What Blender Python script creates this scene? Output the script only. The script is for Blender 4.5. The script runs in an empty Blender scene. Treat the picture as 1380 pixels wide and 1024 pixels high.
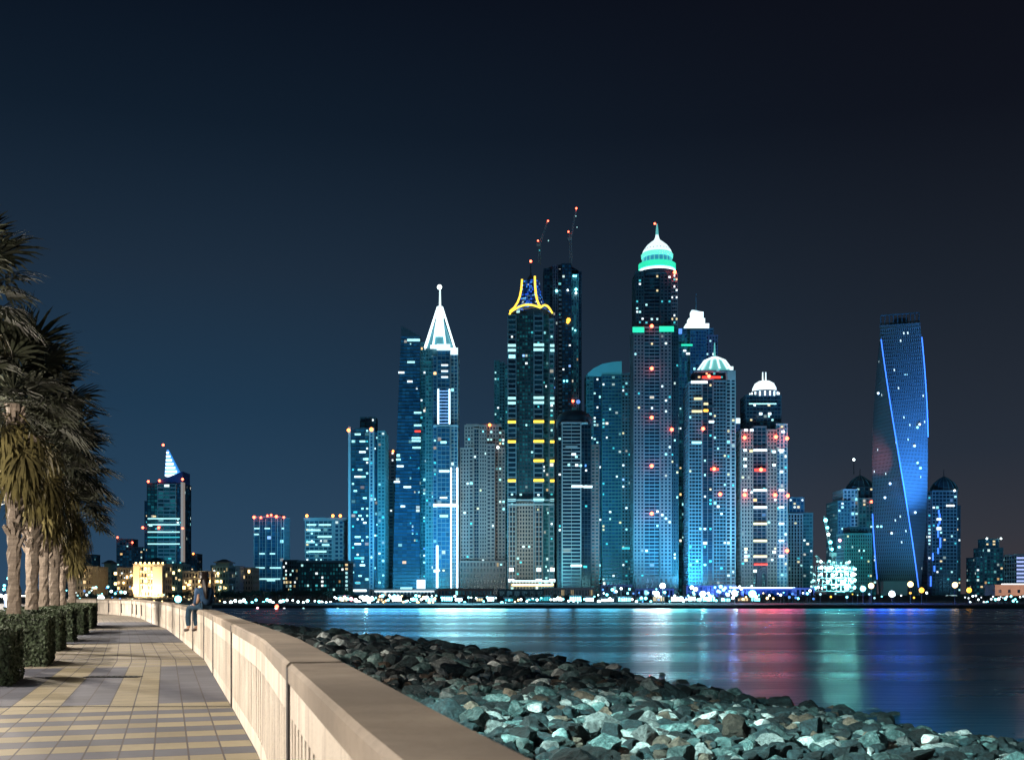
import bpy, math, random
from mathutils import Vector, Matrix, noise
R = math.radians
PI = math.pi
scene = bpy.context.scene
COL = scene.collection
rnd = random.Random(7)

# ------------------------------------------------------------------ picture geometry
F = 1500.0          # focal length in pixels of the 1380 px wide picture
V0 = 799.0          # row of the horizon
EYE = 4.5           # metres above the water
GZ = 3.0            # promenade level
def PX(u, Y): return (u - 690.0) / F * Y
def PZ(v, Y): return EYE - (v - V0) / F * Y

# ------------------------------------------------------------------ materials
def new_mat(name):
    m = bpy.data.materials.new(name); m.use_nodes = True
    nt = m.node_tree
    return m, nt, nt.nodes['Principled BSDF']
def N(nt, t, **kw):
    n = nt.nodes.new(t)
    for k, v in kw.items(): setattr(n, k, v)
    return n
def mathn(nt, op, a, b=None, c=None):
    n = nt.nodes.new('ShaderNodeMath'); n.operation = op
    for i, x in enumerate((a, b, c)):
        if x is None: continue
        if isinstance(x, (int, float)): n.inputs[i].default_value = x
        else: nt.links.new(x, n.inputs[i])
    return n.outputs[0]
def mixc(nt, fac, a, b, mode='MIX'):
    n = nt.nodes.new('ShaderNodeMix'); n.data_type = 'RGBA'; n.blend_type = mode
    for s, x in ((n.inputs[0], fac), (n.inputs[6], a), (n.inputs[7], b)):
        if isinstance(x, (int, float)): s.default_value = x
        elif isinstance(x, (tuple, list)): s.default_value = (x[0], x[1], x[2], 1)
        else: nt.links.new(x, s)
    return n.outputs[2]
def ramp(nt, fac, stops, mode='LINEAR'):
    n = nt.nodes.new('ShaderNodeValToRGB'); n.color_ramp.interpolation = mode
    cr = n.color_ramp
    while len(cr.elements) > 1: cr.elements.remove(cr.elements[-1])
    cr.elements[0].position = stops[0][0]; c = stops[0][1]; cr.elements[0].color = (c[0], c[1], c[2], 1)
    for p, c in stops[1:]:
        e = cr.elements.new(p); e.color = (c[0], c[1], c[2], 1)
    nt.links.new(fac, n.inputs[0])
    return n.outputs[0]
def noise_tex(nt, vec, scale, detail=5, rough=0.6):
    n = N(nt, 'ShaderNodeTexNoise'); n.inputs['Scale'].default_value = scale
    n.inputs['Detail'].default_value = detail; n.inputs['Roughness'].default_value = rough
    if vec is not None: nt.links.new(vec, n.inputs['Vector'])
    return n.outputs[0]
def obj_coord(nt): return N(nt, 'ShaderNodeTexCoord').outputs['Object']
def bump(nt, b, h, strength=0.3, dist=0.02):
    n = N(nt, 'ShaderNodeBump'); n.inputs['Strength'].default_value = strength
    n.inputs['Distance'].default_value = dist
    nt.links.new(h, n.inputs['Height']); nt.links.new(n.outputs[0], b.inputs['Normal'])
def plain(name, col, rough=0.7, metal=0.0, var=0.25, scale=0.5, bmp=0.0):
    m, nt, b = new_mat(name)
    t = noise_tex(nt, obj_coord(nt), scale)
    d = tuple(c * (1 - var) for c in col); l = tuple(min(1, c * (1 + var)) for c in col)
    c = ramp(nt, t, [(0.3, d), (0.7, l)])
    nt.links.new(c, b.inputs['Base Color'])
    b.inputs['Roughness'].default_value = rough; b.inputs['Metallic'].default_value = metal
    if bmp: bump(nt, b, noise_tex(nt, obj_coord(nt), scale * 8), bmp, 0.02)
    return m
def glow(name, col, strength, base=None):
    m, nt, b = new_mat(name)
    bc = base or col
    b.inputs['Base Color'].default_value = (bc[0], bc[1], bc[2], 1)
    b.inputs['Emission Color'].default_value = (col[0], col[1], col[2], 1)
    b.inputs['Emission Strength'].default_value = strength
    return m
def glass(name, base, p, smin=0.3, smax=2.0, cols=None, dim=0.0, dimcol=(0.05, 0.3, 0.4), rough=0.25):
    """windows of one facade: UV cells (u = window, v = storey), some of them lit from inside"""
    m, nt, b = new_mat(name)
    uv = N(nt, 'ShaderNodeTexCoord').outputs['UV']
    s = N(nt, 'ShaderNodeSeparateXYZ'); nt.links.new(uv, s.inputs[0])
    fu = mathn(nt, 'FLOOR', s.outputs[0]); fv = mathn(nt, 'FLOOR', s.outputs[1])
    cb = N(nt, 'ShaderNodeCombineXYZ'); nt.links.new(fu, cb.inputs[0]); nt.links.new(fv, cb.inputs[1])
    oi = N(nt, 'ShaderNodeObjectInfo')
    nt.links.new(mathn(nt, 'MULTIPLY', oi.outputs['Random'], 91.7), cb.inputs[2])
    wn = N(nt, 'ShaderNodeTexWhiteNoise', noise_dimensions='3D'); nt.links.new(cb.outputs[0], wn.inputs['Vector'])
    sc = N(nt, 'ShaderNodeSeparateColor'); nt.links.new(wn.outputs['Color'], sc.inputs[0])
    lit = mathn(nt, 'GREATER_THAN', sc.outputs[0], 1 - p)
    # inside the pane only
    a = mathn(nt, 'FRACT', s.outputs[0]); c = mathn(nt, 'FRACT', s.outputs[1])
    ma = mathn(nt, 'COMPARE', a, 0.5, 0.42); mc = mathn(nt, 'COMPARE', c, 0.55, 0.4)
    mask = mathn(nt, 'MULTIPLY', ma, mc)
    lit = mathn(nt, 'MULTIPLY', lit, mask)
    st = mathn(nt, 'MULTIPLY_ADD', mathn(nt, 'POWER', sc.outputs[1], 2.5), smax - smin, smin)
    st = mathn(nt, 'MULTIPLY', st, lit)
    cols = cols or [(0.0, (0.35, 0.95, 1.0)), (0.35, (0.75, 1.0, 0.95)), (0.7, (1.0, 0.93, 0.75)), (0.88, (1, 0.62, 0.25)), (0.95, (0.25, 0.5, 1))]
    ec = ramp(nt, sc.outputs[2], cols, 'CONSTANT')
    # weak random window glow, added to brighten the dark facades
    dm = mathn(nt, 'MULTIPLY', mathn(nt, 'POWER', sc.outputs[1], 3.0), dim)
    dm = mathn(nt, 'MULTIPLY', dm, mask)
    e1 = mixc(nt, lit, dimcol, ec)
    tot = mathn(nt, 'MAXIMUM', st, dm)
    nt.links.new(e1, b.inputs['Emission Color']); nt.links.new(tot, b.inputs['Emission Strength'])
    bc = mixc(nt, sc.outputs[2], tuple(x * 0.7 for x in base), tuple(x * 1.3 for x in base))
    nt.links.new(bc, b.inputs['Base Color'])
    b.inputs['Roughness'].default_value = rough
    return m

CY = (0.55, 1.0, 0.97); WH = (0.9, 1.0, 1.0); WARM = (1.0, 0.72, 0.38)
M = {}
M['stone_pink'] = plain('pink_stone', (0.33, 0.25, 0.25), 0.8, scale=0.05, var=0.15)
M['stone_white'] = plain('white_cladding', (0.40, 0.46, 0.52), 0.6, scale=0.05, var=0.15)
M['stone_blue'] = plain('blue_grey_cladding', (0.15, 0.24, 0.32), 0.6, scale=0.05, var=0.2)
M['stone_teal'] = plain('teal_cladding', (0.10, 0.24, 0.28), 0.6, scale=0.05, var=0.2)
M['stone_dark'] = plain('dark_cladding', (0.035, 0.07, 0.10), 0.5, scale=0.05, var=0.2)
M['stone_beige'] = plain('beige_render', (0.5, 0.42, 0.32), 0.85, scale=0.1, var=0.15)
M['stone_lilac'] = plain('lilac_stone', (0.19, 0.175, 0.22), 0.8, scale=0.05, var=0.15)
M['metal_dark'] = plain('dark_metal', (0.05, 0.06, 0.07), 0.5, 0.6)
M['metal_white'] = plain('white_metal', (0.6, 0.65, 0.7), 0.4, 0.3)
M['g_blue'] = glass('blue_glass', (0.02, 0.10, 0.20), 0.022, dim=0.12, dimcol=(0.03, 0.3, 0.6))
M['g_teal'] = glass('teal_glass', (0.02, 0.11, 0.15), 0.03, dim=0.16, dimcol=(0.05, 0.55, 0.65))
M['g_dark'] = glass('dark_glass', (0.008, 0.03, 0.06), 0.012, dim=0.06, dimcol=(0.03, 0.3, 0.5))
M['g_warm'] = glass('dark_glass_in_stone', (0.012, 0.03, 0.05), 0.018, dim=0.08, dimcol=(0.3, 0.35, 0.45))
M['g_busy'] = glass('office_glass', (0.02, 0.08, 0.14), 0.08, 0.15, 1.4, dim=0.1, dimcol=(0.05, 0.4, 0.5))
M['g_amber'] = glass('amber_glass', (0.02, 0.03, 0.04), 0.16, 0.3, 2.5, cols=[(0, (1, 0.75, 0.35)), (0.5, (1, 0.9, 0.6)), (0.8, (0.5, 0.9, 1)), (0.93, (1, 0.5, 0.15))], dim=0.03)
M['lit_cyan'] = glow('lit_cyan_window', CY, 1.0)
M['lit_white'] = glow('lit_white_window', WH, 1.3)
M['lit_warm'] = glow('lit_warm_window', WARM, 1.0)
M['lit_blue'] = glow('lit_blue_window', (0.15, 0.4, 1.0), 0.9)
M['lit_teal'] = glow('lit_teal_window', (0.1, 0.75, 0.8), 0.55)
M['neon_white'] = glow('white_light_strip', (0.75, 0.95, 1.0), 2.2)
M['neon_blue'] = glow('blue_light_strip', (0.06, 0.22, 1.0), 1.6)
M['neon_yellow'] = glow('yellow_light_strip', (1.0, 0.62, 0.06), 2.0)
M['neon_green'] = glow('green_light_band', (0.03, 0.75, 0.42), 1.1)
M['neon_red'] = glow('red_light_band', (1.0, 0.06, 0.04), 1.6)
M['red_lamp'] = glow('red_beacon_glass', (1.0, 0.10, 0.05), 10)
M['orange_lamp'] = glow('orange_beacon_glass', (1.0, 0.25, 0.05), 8)
M['lamp_white'] = glow('white_lamp_glass', (0.8, 1.0, 1.0), 6)
M['lamp_cyan'] = glow('cyan_lamp_glass', (0.2, 0.9, 1.0), 6)
M['lamp_warm'] = glow('warm_lamp_glass', (1.0, 0.65, 0.25), 6)
M['lamp_amber'] = glow('amber_lamp_glass', (1.0, 0.45, 0.05), 3)
M['lamp_pink'] = glow('pink_lamp_glass', (1.0, 0.35, 0.45), 7)
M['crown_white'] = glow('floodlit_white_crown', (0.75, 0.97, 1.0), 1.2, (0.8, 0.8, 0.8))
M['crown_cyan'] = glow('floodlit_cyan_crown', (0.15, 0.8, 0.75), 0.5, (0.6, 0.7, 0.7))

# ------------------------------------------------------------------ mesh builder
ORI = {}
class MB:
    def __init__(s): s.v = []; s.f = []; s.m = []; s.uv = []; s.hasuv = False
    def face(s, pts, m=0, uv=None):
        i = len(s.v); s.v.extend(pts); s.f.append(tuple(range(i, i + len(pts)))); s.m.append(m)
        s.uv.append(uv)
        if uv: s.hasuv = True
    def box(s, x0, x1, y0, y1, z0, z1, m=0):
        s.hexa([(x0, y0, z0), (x1, y0, z0), (x1, y1, z0), (x0, y1, z0), (x0, y0, z1), (x1, y0, z1), (x1, y1, z1), (x0, y1, z1)], m)
    def hexa(s, p, m=0):
        i = len(s.v); s.v.extend(p)
        for q in ((3, 2, 1, 0), (4, 5, 6, 7), (0, 1, 5, 4), (1, 2, 6, 5), (2, 3, 7, 6), (3, 0, 4, 7)):
            s.f.append(tuple(i + k for k in q)); s.m.append(m); s.uv.append(None)
    def gbox(s, x0, x1, y0, y1, z0, z1, cw, fh, m=0):
        """box whose four sides carry window cells in UV"""
        nx = max(1, round((x1 - x0) / cw)); ny = max(1, round((y1 - y0) / cw)); nz = (z1 - z0) / fh
        off = 0
        for a, b, n in (((x0, y0), (x1, y0), nx), ((x1, y0), (x1, y1), ny), ((x1, y1), (x0, y1), nx), ((x0, y1), (x0, y0), ny)):
            s.face([(a[0], a[1], z0), (b[0], b[1], z0), (b[0], b[1], z1), (a[0], a[1], z1)], m, [(off, 0), (off + n, 0), (off + n, nz), (off, nz)])
            off += n + 7
        s.face([(x0, y0, z1), (x1, y0, z1), (x1, y1, z1), (x0, y1, z1)], m, [(0.01, 0.01)] * 4)
    def prism(s, poly, z0, z1, m=0, top=None, mt=None):
        n = len(poly); t = top or poly; i = len(s.v)
        s.v.extend([(p[0], p[1], z0) for p in poly]); s.v.extend([(p[0], p[1], z1) for p in t])
        for k in range(n):
            j = (k + 1) % n
            s.f.append((i + k, i + j, i + n + j, i + n + k)); s.m.append(m); s.uv.append(None)
        s.f.append(tuple(i + n + k for k in range(n))); s.m.append(m if mt is None else mt); s.uv.append(None)
        s.f.append(tuple(i + k for k in reversed(range(n)))); s.m.append(m); s.uv.append(None)
    def tube(s, p0, p1, r0, r1=None, n=6, m=0):
        r1 = r0 if r1 is None else r1
        p0 = Vector(p0); p1 = Vector(p1); d = (p1 - p0)
        if d.length < 1e-6: return
        d.normalize(); a = d.orthogonal().normalized(); b = d.cross(a)
        i = len(s.v)
        for p, r in ((p0, r0), (p1, r1)):
            for k in range(n):
                t = 2 * PI * k / n
                s.v.append(tuple(p + a * (r * math.cos(t)) + b * (r * math.sin(t))))
        for k in range(n):
            j = (k + 1) % n
            s.f.append((i + k, i + j, i + n + j, i + n + k)); s.m.append(m); s.uv.append(None)
        s.f.append(tuple(i + n + k for k in range(n))); s.m.append(m); s.uv.append(None)
        s.f.append(tuple(i + k for k in reversed(range(n)))); s.m.append(m); s.uv.append(None)
    def path(s, pts, r, n=6, m=0):
        for a, b in zip(pts[:-1], pts[1:]): s.tube(a, b, r, r, n, m)
    def lathe(s, prof, cx, cy, n=16, m=0, ph=0.0):
        i = len(s.v)
        for r, z in prof:
            for k in range(n):
                t = 2 * PI * k / n + ph
                s.v.append((cx + r * math.cos(t), cy + r * math.sin(t), z))
        for q in range(len(prof) - 1):
            for k in range(n):
                j = (k + 1) % n
                s.f.append((i + q * n + k, i + q * n + j, i + (q + 1) * n + j, i + (q + 1) * n + k)); s.m.append(m); s.uv.append(None)
        s.f.append(tuple(i + (len(prof) - 1) * n + k for k in range(n))); s.m.append(m); s.uv.append(None)
        s.f.append(tuple(i + k for k in reversed(range(n)))); s.m.append(m); s.uv.append(None)
    def sphere(s, c, r, m=0, n=10):
        prof = [(max(0.001, r * math.sin(PI * k / (n // 2 + 1))), c[2] - r * math.cos(PI * k / (n // 2 + 1))) for k in range(0, n // 2 + 2)]
        s.lathe(prof, c[0], c[1], n, m)
    def build(s, name, mats, parent=None, smooth=False, origin=None):
        o = origin or ORI.get(parent.name if parent else None, (0, 0, 0))
        me = bpy.data.meshes.new(name)
        me.from_pydata([(x - o[0], y - o[1], z - o[2]) for x, y, z in s.v], [], s.f)
        if not isinstance(mats, (list, tuple)): mats = [mats]
        for mt in mats: me.materials.append(M[mt] if isinstance(mt, str) else mt)
        if len(mats) > 1: me.polygons.foreach_set('material_index', s.m)
        if s.hasuv:
            L = me.uv_layers.new(name='UVMap').data
            flat = []
            for f, u in zip(s.f, s.uv):
                if u is None:
                    for _ in f: flat += [0.01, 0.01]
                else:
                    for q in u: flat += [q[0], q[1]]
            L.foreach_set('uv', flat)
        if smooth: me.polygons.foreach_set('use_smooth', [True] * len(me.polygons))
        me.update()
        ob = bpy.data.objects.new(name, me); COL.objects.link(ob)
        if parent: ob.parent = parent
        else: ob.location = o
        ORI[ob.name] = o
        return ob
def tag(o, label=None, cat=None, group=None, kind=None):
    if label: o['label'] = label
    if cat: o['category'] = cat
    if group: o['group'] = group
    if kind: o['kind'] = kind
    return o
def empty(name, loc, label=None, cat=None, group=None):
    o = bpy.data.objects.new(name, None); COL.objects.link(o); o.location = loc
    o.empty_display_size = 0.5
    ORI[o.name] = tuple(loc)
    return tag(o, label, cat, group)
def copy_tree(o, parent=None):
    c = o.copy(); COL.objects.link(c)
    if parent: c.parent = parent
    for ch in list(o.children): copy_tree(ch, c)
    return c
def point(name, loc, col, watts, r=1.0, spot=None, target=None):
    l = bpy.data.lights.new(name, 'SPOT' if spot else 'POINT'); l.color = col; l.energy = watts; l.shadow_soft_size = r
    if spot: l.spot_size = spot; l.spot_blend = 1.0
    o = bpy.data.objects.new(name, l); COL.objects.link(o); o.location = loc
    if target is not None:
        o.rotation_euler = (Vector(target) - Vector(loc)).to_track_quat('-Z', 'Y').to_euler()
    return o
def interp(pts, y):
    if y <= pts[0][0]:
        a, b = pts[0], pts[1]
    elif y >= pts[-1][0]:
        a, b = pts[-2], pts[-1]
    else:
        for a, b in zip(pts[:-1], pts[1:]):
            if a[0] <= y <= b[0]: break
    t = (y - a[0]) / (b[0] - a[0])
    return a[1] + (b[1] - a[1]) * t

exec_parts = []
# ================================================================== WORLD, CAMERA
w = bpy.data.worlds.new('World'); scene.world = w; w.use_nodes = True
nt = w.node_tree; bg = nt.nodes['Background']
tc = N(nt, 'ShaderNodeTexCoord'); sp = N(nt, 'ShaderNodeSeparateXYZ'); nt.links.new(tc.outputs['Generated'], sp.inputs[0])
left = ramp(nt, sp.outputs[2], [(0.0, (0.028, 0.068, 0.125)), (0.07, (0.021, 0.057, 0.108)), (0.16, (0.0135, 0.041, 0.081)), (0.27, (0.0125, 0.027, 0.050)),
                                (0.38, (0.0055, 0.013, 0.026)), (0.48, (0.0030, 0.0060, 0.0135)), (1.0, (0.002, 0.004, 0.009))])
right = ramp(nt, sp.outputs[2], [(0.0, (0.050, 0.040, 0.044)), (0.05, (0.034, 0.036, 0.047)), (0.12, (0.020, 0.027, 0.041)), (0.24, (0.012, 0.017, 0.027)),
                                 (0.38, (0.0050, 0.0065, 0.012)), (0.48, (0.0040, 0.0045, 0.0085)), (1.0, (0.002, 0.003, 0.006))])
mr = N(nt, 'ShaderNodeMapRange', interpolation_type='SMOOTHSTEP'); nt.links.new(sp.outputs[0], mr.inputs[0])
mr.inputs[1].default_value = -0.30; mr.inputs[2].default_value = 0.45
sky = mixc(nt, mr.outputs[0], left, right)
nt.links.new(sky, bg.inputs[0]); bg.inputs[1].default_value = 1.0

cam_d = bpy.data.cameras.new('camera'); cam = bpy.data.objects.new('camera', cam_d); COL.objects.link(cam)
cam.location = (0, 0, EYE); cam.rotation_euler = (R(90), 0, 0)
cam_d.sensor_width = 36; cam_d.lens = 36 * F / 1380
cam_d.shift_y = (V0 - 512) / 1380
cam_d.clip_start = 0.1; cam_d.clip_end = 8000
cam_d.dof.use_dof = True; cam_d.dof.focus_distance = 600; cam_d.dof.aperture_fstop = 5.6
scene.camera = cam
scene.view_settings.view_transform = 'Standard'; scene.view_settings.look = 'None'
scene.view_settings.exposure = 0; scene.view_settings.gamma = 1
scene.cycles.use_denoising = True
scene.cycles.max_bounces = 5; scene.cycles.diffuse_bounces = 2; scene.cycles.glossy_bounces = 3
scene.cycles.sample_clamp_indirect = 4.0; scene.cycles.sample_clamp_direct = 0
scene.cycles.use_light_tree = True

fill_sun = bpy.data.lights.new('fill_sun', 'SUN'); fill_sun.energy = 0.15; fill_sun.angle = R(2.0); fill_sun.color = (0.38, 0.78, 1.0)  # added cool fill in place of moonlight, lifts the facades evenly
mo = bpy.data.objects.new('fill_sun', fill_sun); COL.objects.link(mo); mo.location = (0, -20, 60)
mo.rotation_euler = Vector((0.42, 0.72, -0.55)).to_track_quat('-Z', 'Y').to_euler()

# ================================================================== TOWERS
LANDZ = 2.4
unit = {}
def win_mesh(m):
    if m not in unit:
        b = MB(); b.box(-0.5, 0.5, -0.5, 0.5, -0.5, 0.5)
        me = bpy.data.meshes.new('lit_window'); me.from_pydata(b.v, [], b.f); me.materials.append(M[m]); unit[m] = me
    return unit[m]
def lamp_mesh(m):
    k = 'L' + m
    if k not in unit:
        b = MB(); b.sphere((0, 0, 0), 1.0, 0, 8)
        me = bpy.data.meshes.new('lamp'); me.from_pydata(b.v, [], b.f); me.materials.append(M[m])
        me.polygons.foreach_set('use_smooth', [True] * len(me.polygons)); unit[k] = me
    return unit[k]

class Tower:
    def __init__(s, name, label, Y, uc, cat='skyscraper', depth=26, group=None):
        s.Y = Y; s.k = Y / F; s.depth = depth
        s.o = empty(name, (PX(uc, Y), Y + depth / 2, LANDZ), label, cat, group)
        s.fronts = []
    def X(s, u, f=0): return (u - 690) / F * (s.Y + f)
    def Z(s, v, f=0): return EYE - (v - V0) / F * (s.Y + f)
    def bay(s, u0, u1, vt, glassm='g_blue', frame='stone_blue', front=0.0, nv=4, pw=0.3, sr=0.25, fh=3.6, pr=0.5, cw=None, depth=None, vb=None, name='facade_bay', cap=1.2):
        x0, x1 = s.X(u0), s.X(u1); z1 = s.Z(vt); z0 = LANDZ if vb is None else s.Z(vb)
        y0 = s.Y + front; y1 = s.Y + (depth or s.depth)
        n = max(1, int(round((z1 - z0) / fh))); h = (z1 - z0) / n
        cwid = (x1 - x0) / nv if nv else (cw or 4.0)
        b = MB(); e = 0.05
        b.gbox(x0 + pr, x1 - pr, y0 + pr, y1 - pr, z0, z1 - 0.3, cwid, h, 0)
        hh = h * sr
        if sr > 0:
            for k in range(n + 1):
                z = z0 + k * h
                b.box(x0, x1, y0, y1, max(z0, z - hh * .5), min(z1, z + hh * .5), 1)
        if nv and pw > 0:
            wp = cwid * pw; q = 0.12
            for k in range(nv + 1):
                x = x0 + (x1 - x0) * k / nv
                a = max(x0 - 0.06, x - wp / 2); c = min(x1 + 0.06, x + wp / 2)
                b.box(a, c, y0 - q, y0 + pr + 0.3, z0, z1 - 0.05, 1)
                b.box(a, c, y1 - pr - 0.3, y1 + q, z0, z1 - 0.05, 1)
            m_ = max(1, int(round((y1 - y0) / max(cwid, 4))))
            for k in range(m_ + 1):
                y = y0 + (y1 - y0) * k / m_
                wq = wp * 0.5
                for xa, xb in ((x0 - q, x0 + pr + .3), (x1 - pr - .3, x1 + q)):
                    b.box(xa, xb, max(y0 + 0.02, y - wq), min(y1 - 0.02, y + wq), z0, z1 - 0.07, 1)
        if cap: b.box(x0 - 0.2, x1 + 0.2, y0 - 0.2, y1 + 0.2, z1 - 0.03, z1 + cap, 1)
        o = b.build(name, [glassm, frame], s.o)
        s.fronts.append((u0, u1, z0, z1, y0, x0, x1, h, cwid))
        return o
    def box(s, u0, u1, v0, v1, mat, front=0.0, depth=None, name='block'):
        b = MB(); b.box(s.X(u0), s.X(u1), s.Y + front, s.Y + front + (depth if depth else s.depth), s.Z(v1), s.Z(v0))
        return b.build(name, mat, s.o)
    def lit(s, u0, u1, v0, v1, mat, front=-0.7, name='lit_band', th=0.6):
        b = MB(); b.box(s.X(u0), s.X(u1), s.Y + front, s.Y + front + th, s.Z(v1), s.Z(v0))
        return b.build(name, mat, s.o)
    def wins(s, n, seed, pal, u0=None, u1=None, v0=None, v1=None, wide=(1, 1), big=1.0):
        """single lit windows in the grid of the facade bays"""
        r = random.Random(seed); used = set(); tries = 0; n = int(n * .62 + 1)
        while n > 0 and tries < 5000:
            tries += 1
            i = r.randrange(len(s.fronts)); f = s.fronts[i]
            nx = max(1, int(round((f[6] - f[5]) / f[8]))); nz = int(round((f[3] - f[2]) / f[7]))
            if nz < 3: continue
            ix = r.randrange(nx); iz = r.randrange(1, nz)
            wd = min(r.randint(*wide), nx - ix)
            if (i, ix, iz) in used: continue
            xc = f[5] + (ix + wd / 2) * f[8]; zc = f[2] + (iz + 0.5) * f[7]
            u = 690 + xc / s.Y * F; v = V0 - (zc - EYE) / s.Y * F
            if u0 is not None and not (u0 <= u <= u1): continue
            if v0 is not None and not (v0 <= v <= v1): continue
            used.add((i, ix, iz)); n -= 1
            ob = bpy.data.objects.new('lit_window', win_mesh(r.choice(pal))); COL.objects.link(ob); ob.parent = s.o
            o = ORI[s.o.name]
            ww = max(1.1, min(f[8] * wd * 0.75, 2.0 * wd)) * big * r.uniform(.75, 1.1)
            ob.location = (xc - o[0], f[4] - 0.02 - o[1], zc - o[2]); ob.scale = (ww, 0.5, min(1.7, f[7] * 0.5) * (1 + (big - 1) * .5))
    def beacon(s, u, v, mat='red_lamp', r=1.3, front=-2.0, light=None, lc=(1, 0.08, 0.04)):
        ob = bpy.data.objects.new('beacon', lamp_mesh(mat)); COL.objects.link(ob); ob.parent = s.o
        o = ORI[s.o.name]; p = (s.X(u), s.Y + front, s.Z(v))
        ob.location = (p[0] - o[0], p[1] - o[1], p[2] - o[2]); ob.scale = (r, r, r)
        if light: point('beacon_light', (p[0], p[1] - r - 1.5, p[2]), lc, light * .11, 0.6)

PAL_C = ['lit_cyan', 'lit_white', 'lit_cyan', 'lit_white', 'lit_teal', 'lit_teal', 'lit_warm']
PAL_W = ['lit_warm', 'lit_warm', 'lit_white', 'lit_cyan']
PAL_B = ['lit_cyan', 'lit_blue', 'lit_teal', 'lit_white']

# ---- sail tower far left
t = Tower('office_tower', 'dark office tower at far left topped by a glowing blue white sail spire', 1300, 221, depth=38)
t.bay(194, 201, 676, 'g_blue', 'stone_dark', 2, nv=1, sr=0.15, depth=34)
t.bay(198, 213, 652, 'g_teal', 'stone_dark', 0, nv=3, pw=.1, sr=0.2)
t.bay(213, 238, 652, 'g_teal', 'stone_white', -2.5, nv=3, pw=.05, sr=0.36, fh=4.4, cap=0)
t.bay(238, 245, 652, 'g_blue', 'stone_dark', 0, nv=2, pw=.1, sr=0.1)
t.lit(245, 248, 650, 757, glow('painted_glow_fin', (1, .8, .7), .22, (.5, .45, .4)), -4, 'edge_fin', 8)  # faint glow in the material stands for light on the fin
b = MB(); x0, x1 = t.X(209), t.X(246); b.hexa([(x0, t.Y, t.Z(651)), (x1, t.Y, t.Z(651)), (x1, t.Y + 30, t.Z(651)), (x0, t.Y + 30, t.Z(651)), (x0, t.Y, t.Z(650)), (x1, t.Y, t.Z(635)), (x1, t.Y + 30, t.Z(635)), (x0, t.Y + 30, t.Z(650))])
b.build('roof_wedge', plain('navy_roof', (0.02, 0.10, 0.35), 0.5), t.o)
b = MB(); X = t.X
b.prism([(X(219), t.Y + 8), (X(240), t.Y + 8), (X(240), t.Y + 18), (X(219), t.Y + 18)], t.Z(640), t.Z(604), 0, [(X(220.5), t.Y + 12), (X(222.5), t.Y + 12), (X(222.5), t.Y + 14), (X(220.5), t.Y + 14)])
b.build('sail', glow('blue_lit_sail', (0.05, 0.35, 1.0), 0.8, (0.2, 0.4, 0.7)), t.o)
for k in range(7):
    v = 607 + k * 5.2; wd = 1.2 + (v - 604) * 0.46
    b = MB(); b.box(X(220.2), X(220.6 + wd), t.Y + 12 - (v - 600) * .16, t.Y + 14, t.Z(v + 2.6), t.Z(v)); b.build('light_slat', 'neon_white', t.o)
for (u, v) in ((221, 600), (201, 649), (216, 648), (247, 646), (193.5, 711), (215, 711), (247, 712)): t.beacon(u, v, r=1.5, front=-3)
for v in (698, 706, 716, 723, 732): t.lit(200, 243, v, v + 1.6, 'lit_teal' if v % 2 else 'lit_cyan', -2.9)
t.wins(30, 3, PAL_C, wide=(1, 2), v0=690, v1=790)
# ---- striped tower
t = Tower('office_tower', 'blue tower with pale vertical fins and red roof beacons beside the white block', 1100, 362, depth=28)
t.bay(342, 383, 697, 'g_blue', 'stone_blue', 0, nv=7, pw=.1, sr=0.12)
for u in (342.5, 350, 358, 366, 374, 379, 382.5): t.lit(u - .35, u + .35, 699, 796, 'stone_white', -1.0, 'fin', 1.0)
t.box(359, 378, 693, 698, 'stone_dark', 6, 12, 'roof_plant')
for u, v in ((343, 697), (352, 697.5), (361, 695), (366, 694), (373, 696), (383, 697)): t.beacon(u, v, r=1.5 if u in (343, 373) else 1.1, light=3000)
for u0, u1, v in ((343, 350, 711), (357, 364, 711), (380, 383, 711), (343, 349, 719), (350, 357, 745), (364, 371, 745), (345, 357, 764), (364, 379, 764), (350, 378, 779), (360, 371, 781)): t.lit(u0, u1, v, v + 1.8, 'lit_cyan', -1.4)
# ---- white block
t = Tower('office_block', 'white office block with bright cyan window rows behind the low dark building', 1150, 437, depth=26)
t.bay(411, 448, 701, 'g_busy', 'stone_white', 0, nv=6, pw=.12, sr=0.32, fh=3.9, depth=26)
t.bay(451, 463, 701, 'g_blue', 'stone_white', -1, nv=2, pw=.35, sr=0.42, fh=4.4)
t.box(410, 467, 697.5, 701, 'stone_white', -2, 30, 'roof_slab')
t.box(446, 452, 700, 790, 'stone_white', 1, 20, 'core')
for u in (414, 449, 459): t.beacon(u, 695, 'orange_lamp', 1.5)
for u0, u1, v in ((414, 426, 706), (430, 446, 706), (414, 432, 713), (428, 447, 722), (416, 440, 742), (413, 424, 729), (434, 444, 733)): t.lit(u0, u1, v, v + 2.2, 'lit_cyan', -0.9)
t.wins(30, 4, PAL_C, u0=411, u1=448)
# ---- low dark block in front
t = Tower('office_block', 'wide low dark office block with dotted lights left of the tall skyline', 950, 425, cat='office block', depth=26)
t.bay(381, 402, 756, 'g_amber', 'stone_dark', 0, nv=7, pw=.3, sr=0.35, fh=3.4)
t.bay(402, 464, 759, 'g_teal', 'stone_dark', -2, nv=16, pw=.35, sr=0.4, fh=3.4)
t.box(401, 470, 755, 757.6, 'stone_blue', -3, 32, 'roof_slab')
t.bay(464, 470, 758, 'g_blue', 'stone_blue', 0, nv=1, pw=.3, sr=.3)
t.wins(46, 5, PAL_C)
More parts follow.
